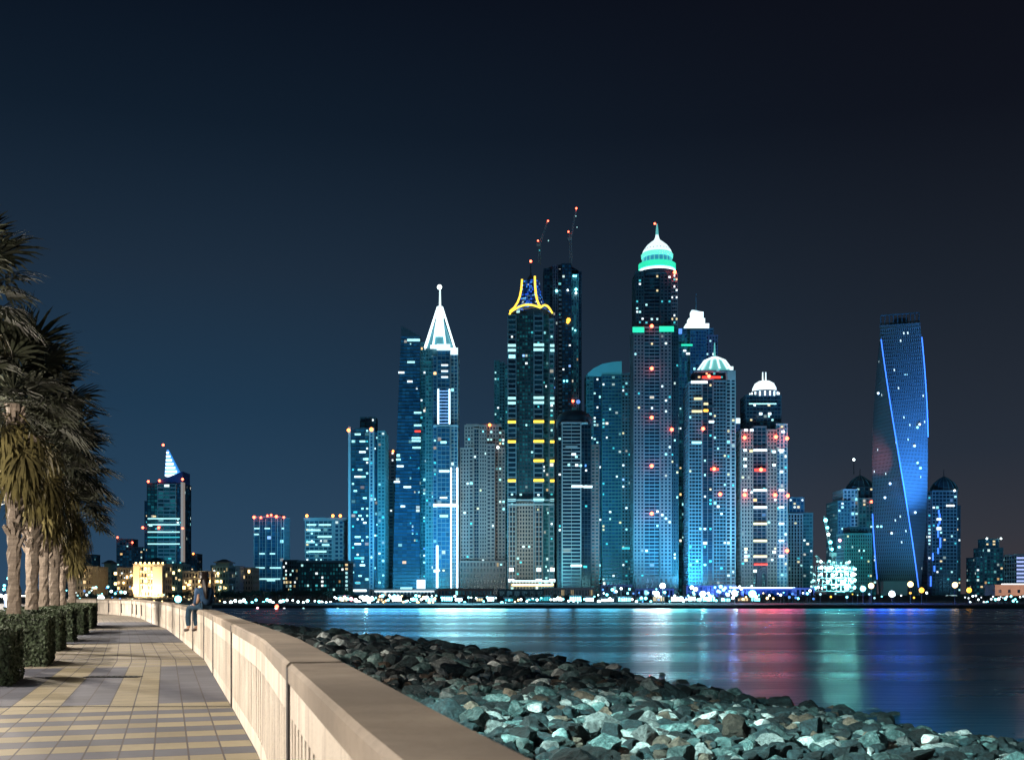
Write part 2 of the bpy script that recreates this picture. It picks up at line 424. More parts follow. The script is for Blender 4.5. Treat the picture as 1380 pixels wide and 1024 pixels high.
# ---- pale edged tower
t = Tower('residential_tower', 'blue tower with pale vertical edges and bright cyan windows left of the slanted tower', 1100, 495, depth=30)
t.box(469.5, 472.5, 575, 797, 'stone_white', -1, 26, 'corner_pier')
t.bay(472.5, 498, 578, 'g_busy', 'stone_dark', 0, nv=4, pw=.05, sr=0.2, fh=3.5)
t.bay(498, 504, 578, 'g_blue', 'stone_white', -2.5, nv=1, pw=.5, sr=0.2)
t.bay(504, 509, 582, 'g_blue', 'stone_dark', 2, nv=2, pw=.1, sr=0.25)
t.bay(509, 519, 582, 'g_teal', 'stone_teal', -1, nv=2, pw=.3, sr=0.4)
t.bay(484, 505, 562, 'g_dark', 'stone_dark', 6, nv=3, pw=.1, sr=0.3, vb=578, depth=24, name='roof_storeys')
t.beacon(470, 580, 'orange_lamp', 1.6); t.beacon(501, 579, 'orange_lamp', 2)
t.wins(64, 6, ['lit_cyan', 'lit_cyan', 'lit_white', 'lit_teal'], u0=473, u1=498, wide=(1, 3), v0=580, v1=790)
t.wins(22, 7, PAL_C, u0=498, u1=519)
t.lit(470, 495, 794, 797, 'neon_white', -8, 'canopy_light', 2)
# ---- filler
t = Tower('residential_tower', 'narrow stepped tower half hidden between the pale edged and slanted towers', 1220, 527, depth=24)
t.bay(518, 536, 650, 'g_blue', 'stone_teal', 0, nv=3, pw=.25, sr=0.4); t.bay(519, 532, 608, 'g_dark', 'stone_lilac', 2, nv=2, sr=.5, vb=650, depth=20)
t.beacon(530, 608, 'orange_lamp', 1.2); t.wins(14, 8, PAL_C)
# ---- slanted dark tower
t = Tower('residential_tower', 'dark blue tower with a slanted blade roof left of the white spired tower', 1130, 556, depth=34)
def slant(t, u0t, u0b, u1, vtl, vtr, front, glassm, frame, name, fh=3.5, nv=6):
    b = MB(); z0 = LANDZ; zl, zr = t.Z(vtl), t.Z(vtr)
    y0, y1 = t.Y + front, t.Y + t.depth
    n = int((zr - z0) / fh)
    xa0, xa1, xb = t.X(u0b), t.X(u0t), t.X(u1)
    def xl(z): 
        q = min(1, max(0, (z - z0) / (zl - z0))); return xa0 + (xa1 - xa0) * q ** 1.3
    for k in range(n + 1):
        za = z0 + k * fh; zb = za + fh if k < n else None
        if zb:
            p = [(xl(za), y0), (xb, y0), (xb, y1), (xl(za), y1)]; q = [(xl(zb), y0), (xb, y0), (xb, y1), (xl(zb), y1)]
            cn = [nv, 5, nv, 5]; off = 0
            for a in range(4):
                c = (a + 1) % 4
                b.face([(*p[a], za), (*p[c], za), (*q[c], zb), (*q[a], zb)], 0, [(off, k), (off + cn[a], k), (off + cn[a], k + 1), (off, k + 1)]); off += 13
            b.box(xl(za) - .3, xb + .3, y0 - .5, y1 + .5, za - .35, za + .35, 1)
    zt = z0 + n * fh
    b.hexa([(xl(zt), y0, zt), (xb, y0, zt), (xb, y1, zt), (xl(zt), y1, zt), (xl(zt), y0, zl), (xb, y0, zr), (xb, y1, zr), (xl(zt), y1, zl)], 2)
    t.fronts.append((0, 0, z0 + 40, zr - 3, y0, t.X(u0t + 8), xb, fh, (xb - t.X(u0t + 8)) / nv))
    return b.build(name, [glassm, frame, 'stone_dark'], t.o)
slant(t, 541, 529, 566, 439, 452, 0, 'g_blue', 'stone_dark', 'glass_blade')
t.bay(566, 584, 462, 'g_teal', 'stone_teal', 2.5, nv=5, pw=.12, sr=0.3, fh=3.5)
t.lit(549, 566, 457, 460, 'lit_cyan', -1.2)
for u0, u1, v, m in ((549, 559, 487, 'lit_cyan'), (537, 545, 501, 'lit_white'), (571, 578, 501, 'lit_white'), (549, 556, 513, 'lit_white'), (558, 568, 555, 'lit_cyan'), (558, 568, 572, 'lit_cyan'), (559, 567, 580, 'neon_red'),
                     (555, 567, 589, 'lit_cyan'), (555, 567, 593, 'lit_cyan'), (556, 567, 602, 'lit_cyan'), (573, 583, 549, 'lit_warm'), (535, 544, 627, 'lit_white'), (534, 540, 618, 'lit_cyan'), (531, 539, 648, 'lit_white'), (544, 554, 655, 'lit_white'), (540, 546, 681, 'lit_white'), (573, 582, 620, 'lit_white')): t.lit(u0, u1, v, v + 2.4, m, -1.2, 'lit_window')
t.wins(26, 9, PAL_C)
t.wins(18, 10, PAL_B, v0=700, v1=790)
t.lit(562, 576, 781, 793, 'lit_white', -4, 'lobby_light'); t.lit(540, 556, 791, 793.5, 'lit_cyan', -4, 'lobby_light')
# ---- spired white tower
t = Tower('residential_tower', 'slim tower with a floodlit white pyramid crown, needle and glowing ball', 1080, 595, depth=28)
t.bay(573, 585, 470, 'g_teal', 'stone_teal', 4, nv=3, pw=.2, sr=0.3, fh=3.6)
t.bay(583, 589, 480, 'g_blue', 'stone_blue', 1.5, nv=1, pw=.2, sr=0.22)
t.bay(589, 607, 474, 'g_blue', 'stone_blue', -3, nv=3, pw=.1, sr=0.18, fh=4.4)
t.bay(607, 617, 478, 'g_blue', 'stone_white', 0, nv=2, pw=.2, sr=0.2)
for k in range(14): t.lit(617, 618.6, 490 + k * 7, 491 + k * 7, 'stone_blue', 0, 'side_balcony', 10)
t.lit(590, 592, 525, 572, 'neon_white', -3.8, 'light_strip'); t.lit(605, 607, 525, 572, 'neon_white', -3.8, 'light_strip')
b = MB()
for k in range(11): b.box(t.X(592.5), t.X(604.5), t.Y - 3.8, t.Y - 3.3, t.Z(528 + k * 4.3), t.Z(527.3 + k * 4.3))
b.build('ladder_lights', glow('pale_blue_rungs', (0.35, 0.6, 1), 1.0), t.o)
for v in (492, 500, 508): t.lit(595, 604, v, v + 2, 'lit_white', -3.8)
t.lit(606, 609, 630, 792, 'neon_white', -1.2, 'light_strip'); t.lit(615, 617.5, 630, 792, 'neon_white', -1.2, 'light_strip')
t.lit(588, 591, 735, 792, 'neon_white', -3.8, 'light_strip')
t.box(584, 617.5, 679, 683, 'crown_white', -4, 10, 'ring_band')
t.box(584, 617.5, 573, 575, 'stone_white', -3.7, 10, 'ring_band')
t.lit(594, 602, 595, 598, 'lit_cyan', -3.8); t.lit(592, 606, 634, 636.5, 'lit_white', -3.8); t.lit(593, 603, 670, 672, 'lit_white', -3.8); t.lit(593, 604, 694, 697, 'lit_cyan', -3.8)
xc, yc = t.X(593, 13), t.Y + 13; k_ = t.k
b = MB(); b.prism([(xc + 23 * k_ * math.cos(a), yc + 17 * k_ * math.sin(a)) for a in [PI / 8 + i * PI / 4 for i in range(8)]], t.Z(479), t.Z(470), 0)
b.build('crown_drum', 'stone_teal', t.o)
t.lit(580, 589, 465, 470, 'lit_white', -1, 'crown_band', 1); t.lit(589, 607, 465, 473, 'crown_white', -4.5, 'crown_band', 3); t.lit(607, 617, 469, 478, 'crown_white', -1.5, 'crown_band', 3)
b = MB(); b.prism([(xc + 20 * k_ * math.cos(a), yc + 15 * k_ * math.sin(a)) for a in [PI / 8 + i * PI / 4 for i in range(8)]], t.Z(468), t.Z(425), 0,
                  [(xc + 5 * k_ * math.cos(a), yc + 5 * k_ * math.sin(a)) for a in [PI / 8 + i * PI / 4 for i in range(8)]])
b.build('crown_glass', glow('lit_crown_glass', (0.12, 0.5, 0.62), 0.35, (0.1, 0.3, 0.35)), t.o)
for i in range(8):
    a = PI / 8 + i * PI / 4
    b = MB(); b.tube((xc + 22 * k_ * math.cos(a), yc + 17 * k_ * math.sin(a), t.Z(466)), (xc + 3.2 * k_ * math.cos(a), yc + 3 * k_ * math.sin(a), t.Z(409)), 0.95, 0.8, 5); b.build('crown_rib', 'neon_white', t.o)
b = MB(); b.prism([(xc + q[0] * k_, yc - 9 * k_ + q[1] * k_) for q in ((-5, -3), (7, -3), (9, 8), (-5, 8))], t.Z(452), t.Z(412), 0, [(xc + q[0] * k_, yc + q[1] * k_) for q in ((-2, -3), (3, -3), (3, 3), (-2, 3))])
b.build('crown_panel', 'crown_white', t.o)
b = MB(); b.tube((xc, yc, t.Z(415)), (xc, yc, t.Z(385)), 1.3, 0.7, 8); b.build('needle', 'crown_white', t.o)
b = MB(); b.sphere((xc - .5, yc, t.Z(382)), 2.3); b.build('needle_ball', 'lamp_white', t.o, True)
t.wins(10, 11, PAL_C, v0=590, v1=780)
# ---- pink stone stepped tower
t = Tower('residential_tower', 'pinkish stone tower with stepped top and punched windows right of the white spire', 1080, 650, depth=30)
t.bay(620, 632, 604, 'g_warm', 'stone_pink', 3, nv=3, pw=.45, sr=.45); t.bay(626, 638, 574, 'g_warm', 'stone_pink', 1, nv=3, pw=.45, sr=.45, vb=604)
t.bay(632, 638, 604, 'g_warm', 'stone_pink', 0, nv=1, pw=.4, sr=.45)
t.bay(638, 646, 578, 'g_dark', 'stone_pink', 1, nv=2, pw=.1, sr=.2); t.bay(646, 656, 574, 'g_warm', 'stone_pink', -1, nv=3, pw=.45, sr=.45)
t.bay(656, 667, 600, 'g_warm', 'stone_pink', -2.5, nv=2, pw=.35, sr=.5); t.bay(656, 672, 574, 'g_warm', 'stone_pink', 1, nv=4, pw=.45, sr=.45, vb=600)
t.bay(667, 681, 604, 'g_warm', 'stone_pink', 2, nv=3, pw=.45, sr=.45); t.bay(672, 680, 580, 'g_warm', 'stone_pink', 4, nv=2, pw=.45, sr=.45, vb=604)
t.bay(620, 682, 757, 'g_warm', 'stone_pink', -5, nv=14, pw=.45, sr=.35, fh=5, name='podium')
t.box(628, 676, 571, 574.5, 'stone_pink', 1, 28, 'cornice'); t.beacon(660, 573, 'orange_lamp', 1.4); t.beacon(671, 603, 'lamp_white', 1.3)
t.wins(40, 12, PAL_C + PAL_W)
# ---- green narrow tower behind
t = Tower('residential_tower', 'narrow teal tower seen behind the left side of the yellow crowned tower', 1260, 674, depth=26)
t.bay(666, 673, 487, 'g_teal', 'stone_teal', 0, nv=2, pw=.3, sr=.4); t.bay(673, 680, 489, 'g_dark', 'stone_teal', 2, nv=2, sr=.4); t.bay(680, 690, 493, 'g_teal', 'stone_teal', 0, nv=2, sr=.4)
t.wins(12, 13, PAL_W + PAL_C, v0=490, v1=600)
# ---- yellow crowned tower
t = Tower('residential_tower', 'tall tower with a flared blue crown outlined in yellow neon', 1040, 715, depth=30)
t.bay(684, 696, 424, 'g_dark', 'stone_blue', 0, nv=1, pw=.2, sr=0.28, fh=4.6, cap=0)
t.bay(696, 719, 424, 'g_teal', 'stone_dark', 1.5, nv=6, pw=.3, sr=0.4, fh=3.6, vb=674)
t.bay(696, 719, 676, 'g_warm', 'stone_pink', 1.5, nv=6, pw=.45, sr=0.4, fh=3.6, name='stone_bay')
t.bay(719, 732, 420, 'g_dark', 'stone_blue', -2.5, nv=1, pw=.2, sr=0.28, fh=4.6, cap=0)
t.bay(732, 740, 424, 'g_teal', 'stone_teal', 3, nv=3, pw=.2, sr=0.35, fh=3.6)
t.bay(740, 747, 430, 'g_teal', 'stone_blue', 1, nv=1, pw=.2, sr=0.35, fh=4.6)
for u in (686, 690, 694, 721, 725.5, 730): t.lit(u, u + 1.4, 681, 790, 'stone_pink', -3.6 if u > 700 else -1.0, 'column', 2)
t.lit(684, 747, 673, 675, 'stone_white', -3.4, 'belt_course', 2); t.lit(684, 747, 679, 681, 'stone_white', -3.4, 'belt_course', 2)
for v, m in ((464, 'lit_cyan'), (470.5, 'lit_cyan'), (535, 'lit_cyan'), (541.5, 'lit_cyan'), (567, 'neon_yellow'), (593.5, 'neon_yellow'), (619.5, 'neon_yellow'), (646, 'neon_yellow'), (672, 'lit_cyan')):
    for u0, u1, f in ((684.5, 695, -.9), (719, 733, -3.4), (741.5, 747, -.3)):
        if v == 619.5 and u0 < 690: continue
        t.lit(u0, u1, v, v + 3.2, m, f, 'balcony_light', 0.8)
for u in (689, 726, 744): t.lit(u - 3, u + 3, 765, 770, 'lit_white', -4.2, 'column_light', .8); t.lit(u - 4, u + 4, 780, 784, 'neon_white', -4.2, 'column_light', .8)
Y_ = t.Y; A = (t.X(688), Y_ + 10); B = (t.X(728), Y_ - 6); C = (t.X(745), Y_ + 14); D = (A[0] + C[0] - B[0], A[1] + C[1] - B[1])
cx = (A[0] + B[0] + C[0] + D[0]) / 4 - t.k * 1.0; cyy = (A[1] + B[1] + C[1] + D[1]) / 4
crown_top = 374
b = MB(); prof = [(0, 1.0), (0.12, 0.80), (0.3, 0.63), (0.5, 0.52), (0.75, 0.45), (1.0, 0.42)]
def ringp(q, sc): return [((p[0] - cx) * sc + cx, (p[1] - cyy) * sc + cyy, t.Z(416) + q * (t.Z(crown_top) - t.Z(416))) for p in (A, B, C, D)]
for (q0, s0), (q1, s1) in zip(prof[:-1], prof[1:]):
    r0, r1 = ringp(q0, s0), ringp(q1, s1)
    for k in range(4):
        j = (k + 1) % 4
        b.face([r0[k], r0[j], r1[j], r1[k]], 0, [(k * 9, q0 * 16), (k * 9 + 9, q0 * 16), (k * 9 + 9, q1 * 16), (k * 9, q1 * 16)])
b.face(ringp(1.0, .42), 0)
b.build('crown', glass('sparkling_blue_crown', (0.02, 0.06, 0.25), 0.6, 0.1, 1.3, cols=[(0, (0.02, 0.12, 0.8)), (0.5, (0.05, 0.3, 1)), (0.8, (0.2, 0.6, 1.0)), (0.93, (0.7, 0.9, 1))], dim=0.1, dimcol=(0.02, 0.1, 0.7)), t.o)
for idx, ve in ((0, 372), (1, 370.5), (2, 385)):
    b = MB(); pts = []
    for q, sc in prof:
        if idx == 2 and q > .3: break
        r_ = ringp(q, sc * 1.03)[idx]; pts.append(r_)
    if idx < 2: pts.append((pts[-1][0], pts[-1][1], t.Z(ve)))
    if idx == 2: continue
    b.path(pts, 0.95); b.build('neon_rib', 'neon_yellow', t.o)
b = MB(); b.path([(A[0], A[1], t.Z(417)), (A[0] - .9, A[1], t.Z(420)), (A[0] - .2, A[1], t.Z(424))], 0.95); b.build('neon_rib', 'neon_yellow', t.o)
for P, Q in ((A, B), (B, C)):
    b = MB(); pts = []
    for i in range(11):
        q = i / 10; pts.append((P[0] + (Q[0] - P[0]) * q, P[1] + (Q[1] - P[1]) * q - .6, t.Z(417) + math.sin(PI * q) * 4.6))
    b.path(pts, 0.9); b.build('neon_arch', 'neon_yellow', t.o)
b = MB(); b.prism([A, B, C, D], t.Z(425), t.Z(417)); b.build('crown_base', 'stone_dark', t.o)
t.lit(696, 708, 417, 419.5, 'lit_cyan', 5, 'crown_light', 1)
b = MB(); b.lathe([(4.2, t.Z(378)), (4.2, t.Z(373)), (2.5, t.Z(369)), (.7, t.Z(366)), (.4, t.Z(349))], cx, cyy, 8); b.build('finial', 'stone_dark', t.o)
b = MB(); b.sphere((cx, cyy, t.Z(347)), 1.2); b.build('beacon', 'red_lamp', t.o)
t.bay(688, 746, 783, 'g_warm', 'stone_white', -9, nv=14, pw=.3, sr=.3, fh=5, name='podium', cap=1)
for v in (782, 787): t.lit(690, 745, v, v + 1.8, 'lamp_warm' if v > 784 else 'neon_white', -10.2, 'podium_light', 1)
t.wins(64, 14, PAL_C)
# ---- tall unfinished tower with cranes
t = Tower('unfinished_tower', 'tallest dark unfinished tower behind, under the two cranes', 1300, 757, depth=34)
t.bay(733, 745, 362, 'g_dark', 'stone_dark', 3, nv=3, pw=.2, sr=.3); t.bay(745, 752, 359, 'g_dark', 'stone_lilac', 0, nv=2, pw=.4, sr=.15)
t.bay(752, 757, 359, 'g_dark', 'stone_dark', 2, nv=1, pw=.1, sr=.3); t.bay(757, 770, 357, 'g_blue', 'stone_dark', -2, nv=3, pw=.25, sr=.35, fh=4)
t.bay(770, 780, 370, 'g_teal', 'stone_teal', 1, nv=3, pw=.4, sr=.2); t.bay(780, 784, 366, 'g_dark', 'stone_dark', 3, nv=1, pw=.2, sr=.3)
b = MB(); b.prism([(t.X(u), t.Y + y) for u, y in ((735, 4), (756, -1), (778, 4), (783, 14), (778, 30), (738, 30))], t.Z(362), t.Z(355), 0, [(t.X(u), t.Y + y) for u, y in ((746, 8), (757, 5), (768, 8), (770, 14), (768, 22), (748, 22))]); b.build('roof', 'stone_dark', t.o)
for k in range(30): t.lit(753, 757, 391 + k * 6, 393.2 + k * 6, 'stone_white', -1.2, 'balcony', 2)
for u, v, m, r in ((773, 373, 'lamp_cyan', 1.2), (776, 373, 'lamp_cyan', 1), (750, 393, 'lamp_cyan', 1.6), (765, 392, 'lamp_white', 1), (776, 391, 'lamp_cyan', 1.6), (776, 396, 'lamp_white', 1.2), (766, 432, 'lamp_amber', 2.4), (765, 435, 'lamp_amber', 1.8), (775, 446, 'lamp_cyan', 1.0), (760, 514, 'lamp_cyan', 1.0), (764, 514, 'lamp_cyan', 1), (772, 541, 'red_lamp', 1.6), (779, 542, 'lit_blue', 2.5)): t.beacon(u, v, m, r, -3)
t.wins(26, 15, PAL_B)
def crane(label, Y, mast, base_v, top_v, jib, reds, lights, counter=None, r=0.55, mm='metal_dark'):
    k = Y / F; X = lambda u: PX(u, Y); Z = lambda v: PZ(v, Y)
    e = empty('tower_crane', (X(mast), Y, Z(base_v)), label, 'crane')
    b = MB(); hw = 1.3; z0, z1 = Z(base_v), Z(top_v)
    for sx in (-hw, hw):
        for sy in (-hw, hw): b.tube((X(mast) + sx, Y + sy, z0), (X(mast) + sx, Y + sy, z1), .28, n=4)
    n = int((z1 - z0) / 3.5)
    for i in range(n):
        a, c = z0 + i * 3.5, z0 + i * 3.5 + 3.5; s_ = 1 if i % 2 else -1
        b.tube((X(mast) - hw * s_, Y - hw, a), (X(mast) + hw * s_, Y - hw, c), .2, n=4)
        b.tube((X(mast) - hw, Y - hw * s_, a), (X(mast) - hw, Y + hw * s_, c), .2, n=4)
    b.build('mast', mm, e)
    b = MB(); p0 = Vector((X(jib[0]), Y, Z(jib[1]))); p1 = Vector((X(jib[2]), Y, Z(jib[3]))); d = (p1 - p0).normalized(); nn = Vector((0, 1, 0)).cross(d)
    L = (p1 - p0).length; m_ = int(L / 3.2)
    for o_ in (nn * 1.1, -nn * 1.1): b.tube(p0 + o_, p1 + o_ * .4, .26, n=4)
    for i in range(m_):
        s_ = 1 if i % 2 else -1; a = p0 + d * (L * i / m_); c = p0 + d * (L * (i + 1) / m_)
        b.tube(a + nn * 1.0 * s_, c - nn * 1.0 * s_, .18, n=4)
    b.build('jib', mm, e)
    b = MB(); b.box(X(mast) - 3.5, X(mast) + 1.5, Y - 1.6, Y + 1.6, Z(jib[1]) - 2, Z(jib[1]) + .8); b.build('cab', mm, e)
    for (u, v, m, rr) in reds + lights:
        ob = bpy.data.objects.new('lamp', lamp_mesh(m)); COL.objects.link(ob); ob.parent = e
        ob.location = (X(u) - X(mast), -1.5, Z(v) - Z(base_v)); ob.scale = (rr, rr, rr)
    return e
crane('luffing crane on the left of the unfinished tower roof, jib raised to a red lamp', 1315, 727, 357, 326, (727, 330, 738, 298), [(725, 325, 'red_lamp', 1), (738.5, 298.5, 'red_lamp', 1)], [(739, 325, 'lit_cyan', .7), (727, 338, 'lit_teal', .8)], mm='stone_beige')
crane('taller luffing crane on the right of the unfinished tower roof, jib nearly upright', 1316, 769, 357, 315, (769, 322, 776.5, 282), [(766, 313, 'red_lamp', 1), (776.5, 281.5, 'red_lamp', 1.1)], [(776, 292, 'lit_cyan', .6), (777.5, 307, 'lit_cyan', .6)], mm='stone_beige')
# ---- dark striped domed tower
t = Tower('residential_tower', 'dark tower with fine white balcony stripes and a low dark dome', 1000, 781, depth=30)
t.bay(752, 757, 572, 'g_dark', 'stone_dark', 2, nv=1, pw=.1, sr=.2); t.bay(757, 783, 570, 'g_dark', 'stone_white', -2, nv=2, pw=.03, sr=.3, fh=3.2)
t.bay(783, 797, 572, 'g_dark', 'stone_dark', 1, nv=3, pw=.1, sr=.15); t.bay(797, 808, 600, 'g_teal', 'stone_pink', 4, nv=2, pw=.3, sr=.5, fh=3.2)
xc, yc = t.X(774, 15), t.Y + 15; b = MB(); b.lathe([(25 * t.k, t.Z(572)), (25 * t.k, t.Z(562)), (21 * t.k, t.Z(555)), (13 * t.k, t.Z(551)), (1, t.Z(549.5))], xc, yc, 24)
b.build('dome', 'stone_dark', t.o, True); t.lit(756, 792, 569.5, 571, 'stone_white', -2.6, 'cornice', 3)
for u0, u1, v, m in ((770, 785, 654, 'lit_white'), (786, 798, 654.5, 'lit_white'), (770, 776, 611, 'lit_white'), (769, 784, 760.5, 'lit_white'), (786, 791, 762, 'lit_teal'), (762, 778, 601, 'stone_white'), (788, 790, 626, 'lit_blue'), (765, 768, 625, 'lit_cyan'), (775, 779, 625.5, 'lit_white'), (781, 784, 626, 'lit_cyan')): t.lit(u0, u1, v, v + 3, m, -2.6, 'lit_window')
t.wins(12, 16, PAL_C)
# ---- curved roof tower
t = Tower('residential_tower', 'teal tower with a curved sloping roof fin left of the green banded tower', 1130, 822, depth=28)
t.bay(790, 800, 506, 'g_teal', 'stone_teal', 2, nv=2, pw=.15, sr=.42); t.bay(800, 811, 503, 'g_blue', 'stone_dark', 4, nv=3, pw=.15, sr=.3)
t.bay(811, 838, 506, 'g_blue', 'stone_teal', 0, nv=6, pw=.12, sr=.4); t.bay(838, 851, 504, 'g_warm', 'stone_blue', 2, nv=3, pw=.35, sr=.45)
b = MB(); prof = [(792, 506), (792, 503), (800, 496), (812, 490), (825, 487.5), (838, 486.5), (838, 506)]
fr = [(t.X(u), t.Y + 1, t.Z(v)) for u, v in prof]; bk = [(t.X(u), t.Y + 22, t.Z(v)) for u, v in prof]
b.face(fr); b.face(bk[::-1])
for k in range(len(fr)): j = (k + 1) % len(fr); b.face([fr[j], fr[k], bk[k], bk[j]])
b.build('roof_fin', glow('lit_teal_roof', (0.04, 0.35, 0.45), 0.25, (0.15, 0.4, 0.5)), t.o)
t.wins(90, 17, PAL_C); t.bay(811, 851, 783, 'g_busy', 'stone_white', -6, nv=8, pw=.3, sr=.3, fh=5, name='podium'); t.lit(838, 849, 737, 740, 'lit_teal', -1)
# ---- tallest domed tower
t = Tower('residential_tower', 'tallest tower with green light bands and floodlit white onion dome', 1060, 885, depth=34)
t.bay(854, 868, 441, 'g_dark', 'stone_lilac', 0, nv=3, pw=.4, sr=.42, fh=3.4); t.bay(868, 890, 441, 'g_dark', 'stone_blue', 2, nv=3, pw=.06, sr=.3, fh=3.4)
t.bay(890, 905, 441, 'g_dark', 'stone_lilac', 0, nv=3, pw=.4, sr=.42, fh=3.4); t.bay(905, 915, 441, 'g_dark', 'stone_dark', 3, nv=3, pw=.3, sr=.35, fh=3.4)
t.bay(857, 868, 366, 'g_dark', 'stone_dark', 1, nv=3, pw=.35, sr=.4, vb=441, fh=3.4); t.bay(868, 890, 364, 'g_dark', 'stone_dark', 3, nv=3, pw=.05, sr=.3, vb=441, fh=3.4)
t.bay(890, 905, 366, 'g_dark', 'stone_dark', 1, nv=3, pw=.35, sr=.4, vb=441, fh=3.4); t.bay(905, 914, 368, 'g_dark', 'stone_lilac', 3, nv=3, pw=.1, sr=.4, vb=441, fh=3.4)
t.lit(852.5, 868, 441, 448, 'neon_green', -1.0, 'green_band', 1.2); t.lit(888.5, 908, 440, 447, 'neon_green', -1.0, 'green_band', 1.2)
xc, yc = t.X(885.5, 17), t.Y + 17; k_ = t.k
def lz(prof, name, mat, n=24, sm=False):
    b = MB(); b.lathe([(r * k_, t.Z(v)) for r, v in prof], xc, yc, n); return b.build(name, mat, t.o, sm)
lz([(27, 368), (27, 362), (25, 362)], 'crown_drum', 'stone_dark')
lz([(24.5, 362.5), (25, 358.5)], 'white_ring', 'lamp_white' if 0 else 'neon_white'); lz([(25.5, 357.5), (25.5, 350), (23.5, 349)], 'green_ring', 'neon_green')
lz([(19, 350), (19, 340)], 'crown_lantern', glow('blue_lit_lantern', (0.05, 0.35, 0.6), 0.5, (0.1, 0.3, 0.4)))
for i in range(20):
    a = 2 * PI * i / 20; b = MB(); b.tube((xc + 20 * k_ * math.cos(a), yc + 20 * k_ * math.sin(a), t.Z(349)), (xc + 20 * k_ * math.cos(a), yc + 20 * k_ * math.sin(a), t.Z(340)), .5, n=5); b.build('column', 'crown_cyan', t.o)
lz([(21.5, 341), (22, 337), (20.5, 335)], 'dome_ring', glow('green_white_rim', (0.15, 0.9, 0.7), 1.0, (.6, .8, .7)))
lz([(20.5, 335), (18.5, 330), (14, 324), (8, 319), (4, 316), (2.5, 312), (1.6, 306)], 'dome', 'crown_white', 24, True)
for i in range(24):
    a = 2 * PI * (i + .5) / 24; b = MB(); b.sphere((xc + 17.6 * k_ * math.cos(a), yc + 17.6 * k_ * math.sin(a), t.Z(330.5)), .9, 0, 6); b.build('dormer', 'stone_teal', t.o)
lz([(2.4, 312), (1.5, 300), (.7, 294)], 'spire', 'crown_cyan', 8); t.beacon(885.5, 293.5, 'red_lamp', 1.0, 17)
for u, v, lt in ((878, 440, 9000), (878, 497, 14000), (878, 563, 14000), (878, 628, 16000), (878, 692, 26000), (909, 368, 16000), (905, 579, 3000)): t.beacon(u, v, r=1.7, front=-2, light=lt)
t.wins(86, 18, PAL_C)
t.bay(856, 912, 778, 'g_warm', 'stone_lilac', -6, nv=9, pw=.5, sr=.35, fh=5, name='podium')
# ---- white lit stepped crown tower
t = Tower('residential_tower', 'teal tower with a brilliant white stepped crown and thin mast', 1220, 940, depth=34)
t.bay(912, 930, 450, 'g_teal', 'stone_teal', 2, nv=5, pw=.2, sr=.3); t.bay(930, 952, 446, 'g_blue', 'stone_teal', -1, nv=6, pw=.15, sr=.3); t.bay(952, 968, 452, 'g_dark', 'stone_lilac', 3, nv=4, pw=.4, sr=.35)
t.bay(914, 962, 443, 'g_dark', 'stone_teal', 3, nv=8, vb=450, sr=.4)
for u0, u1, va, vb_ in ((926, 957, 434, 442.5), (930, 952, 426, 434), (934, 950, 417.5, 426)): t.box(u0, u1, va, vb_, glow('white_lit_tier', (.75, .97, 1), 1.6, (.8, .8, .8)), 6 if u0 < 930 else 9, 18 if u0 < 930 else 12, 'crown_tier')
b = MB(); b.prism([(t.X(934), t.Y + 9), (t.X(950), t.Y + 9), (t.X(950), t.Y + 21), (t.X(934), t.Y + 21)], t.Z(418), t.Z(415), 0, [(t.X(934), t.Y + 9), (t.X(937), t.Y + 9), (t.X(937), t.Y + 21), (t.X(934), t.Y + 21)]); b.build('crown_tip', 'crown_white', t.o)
b = MB(); b.tube((t.X(941), t.Y + 15, t.Z(418)), (t.X(941), t.Y + 15, t.Z(391)), .6, .3); b.build('mast', 'stone_teal', t.o)
t.lit(918, 933, 464, 466.5, 'neon_green', -1.4); t.lit(914, 919, 443, 450, 'lit_blue', -.5); t.lit(921, 925, 471, 473.5, 'lit_white', 1); t.lit(925, 930, 475, 477.5, 'lit_white', 1)
t.wins(36, 19, PAL_C)
# ---- cyan pavilion crown tower
t = Tower('residential_tower', 'balconied tower with a ribbed cyan tent crown and rows of red and orange lights', 1050, 962, depth=32)
t.bay(928, 946, 516, 'g_warm', 'stone_blue', 0, nv=4, pw=.12, sr=.32, fh=3.4); t.bay(946, 961, 512, 'g_dark', 'stone_lilac', -1, nv=2, pw=.06, sr=.06, fh=3.4)
t.bay(961, 979, 514, 'g_warm', 'stone_blue', 0, nv=4, pw=.12, sr=.32, fh=3.4); t.bay(979, 992, 500, 'g_dark', 'stone_white', 2, nv=2, pw=.35, sr=.3, fh=3.4)
for u in (946, 961): t.lit(u - .6, u + .6, 511, 795, 'stone_lilac', -1.4, 'pier', 2)
t.bay(938, 979, 500, 'g_dark', 'stone_dark', 4, nv=4, vb=514, pw=.1, sr=.1, name='sky_storey'); t.lit(936, 980, 499, 501, 'stone_lilac', -1, 'cornice', 20)
t.lit(947, 972, 506, 509, 'neon_red', 3.0, 'red_band', .6)
xc, yc = t.X(963, 16), t.Y + 16; k_ = t.k
b = MB(); b.lathe([(25 * k_, t.Z(500)), (24 * k_, t.Z(497)), (14 * k_, t.Z(483)), (5 * k_, t.Z(479)), (1.5 * k_, t.Z(474)), (.5, t.Z(457))], xc, yc, 12, 0); b.build('crown_roof', 'crown_cyan', t.o)
for i in range(12):
    a = 2 * PI * i / 12 + .1; b = MB(); b.path([(xc + r * k_ * math.cos(a), yc + r * k_ * math.sin(a), t.Z(v)) for r, v in ((24.5, 496), (14.5, 482), (4, 477))], .8); b.build('crown_rib', 'crown_white', t.o)
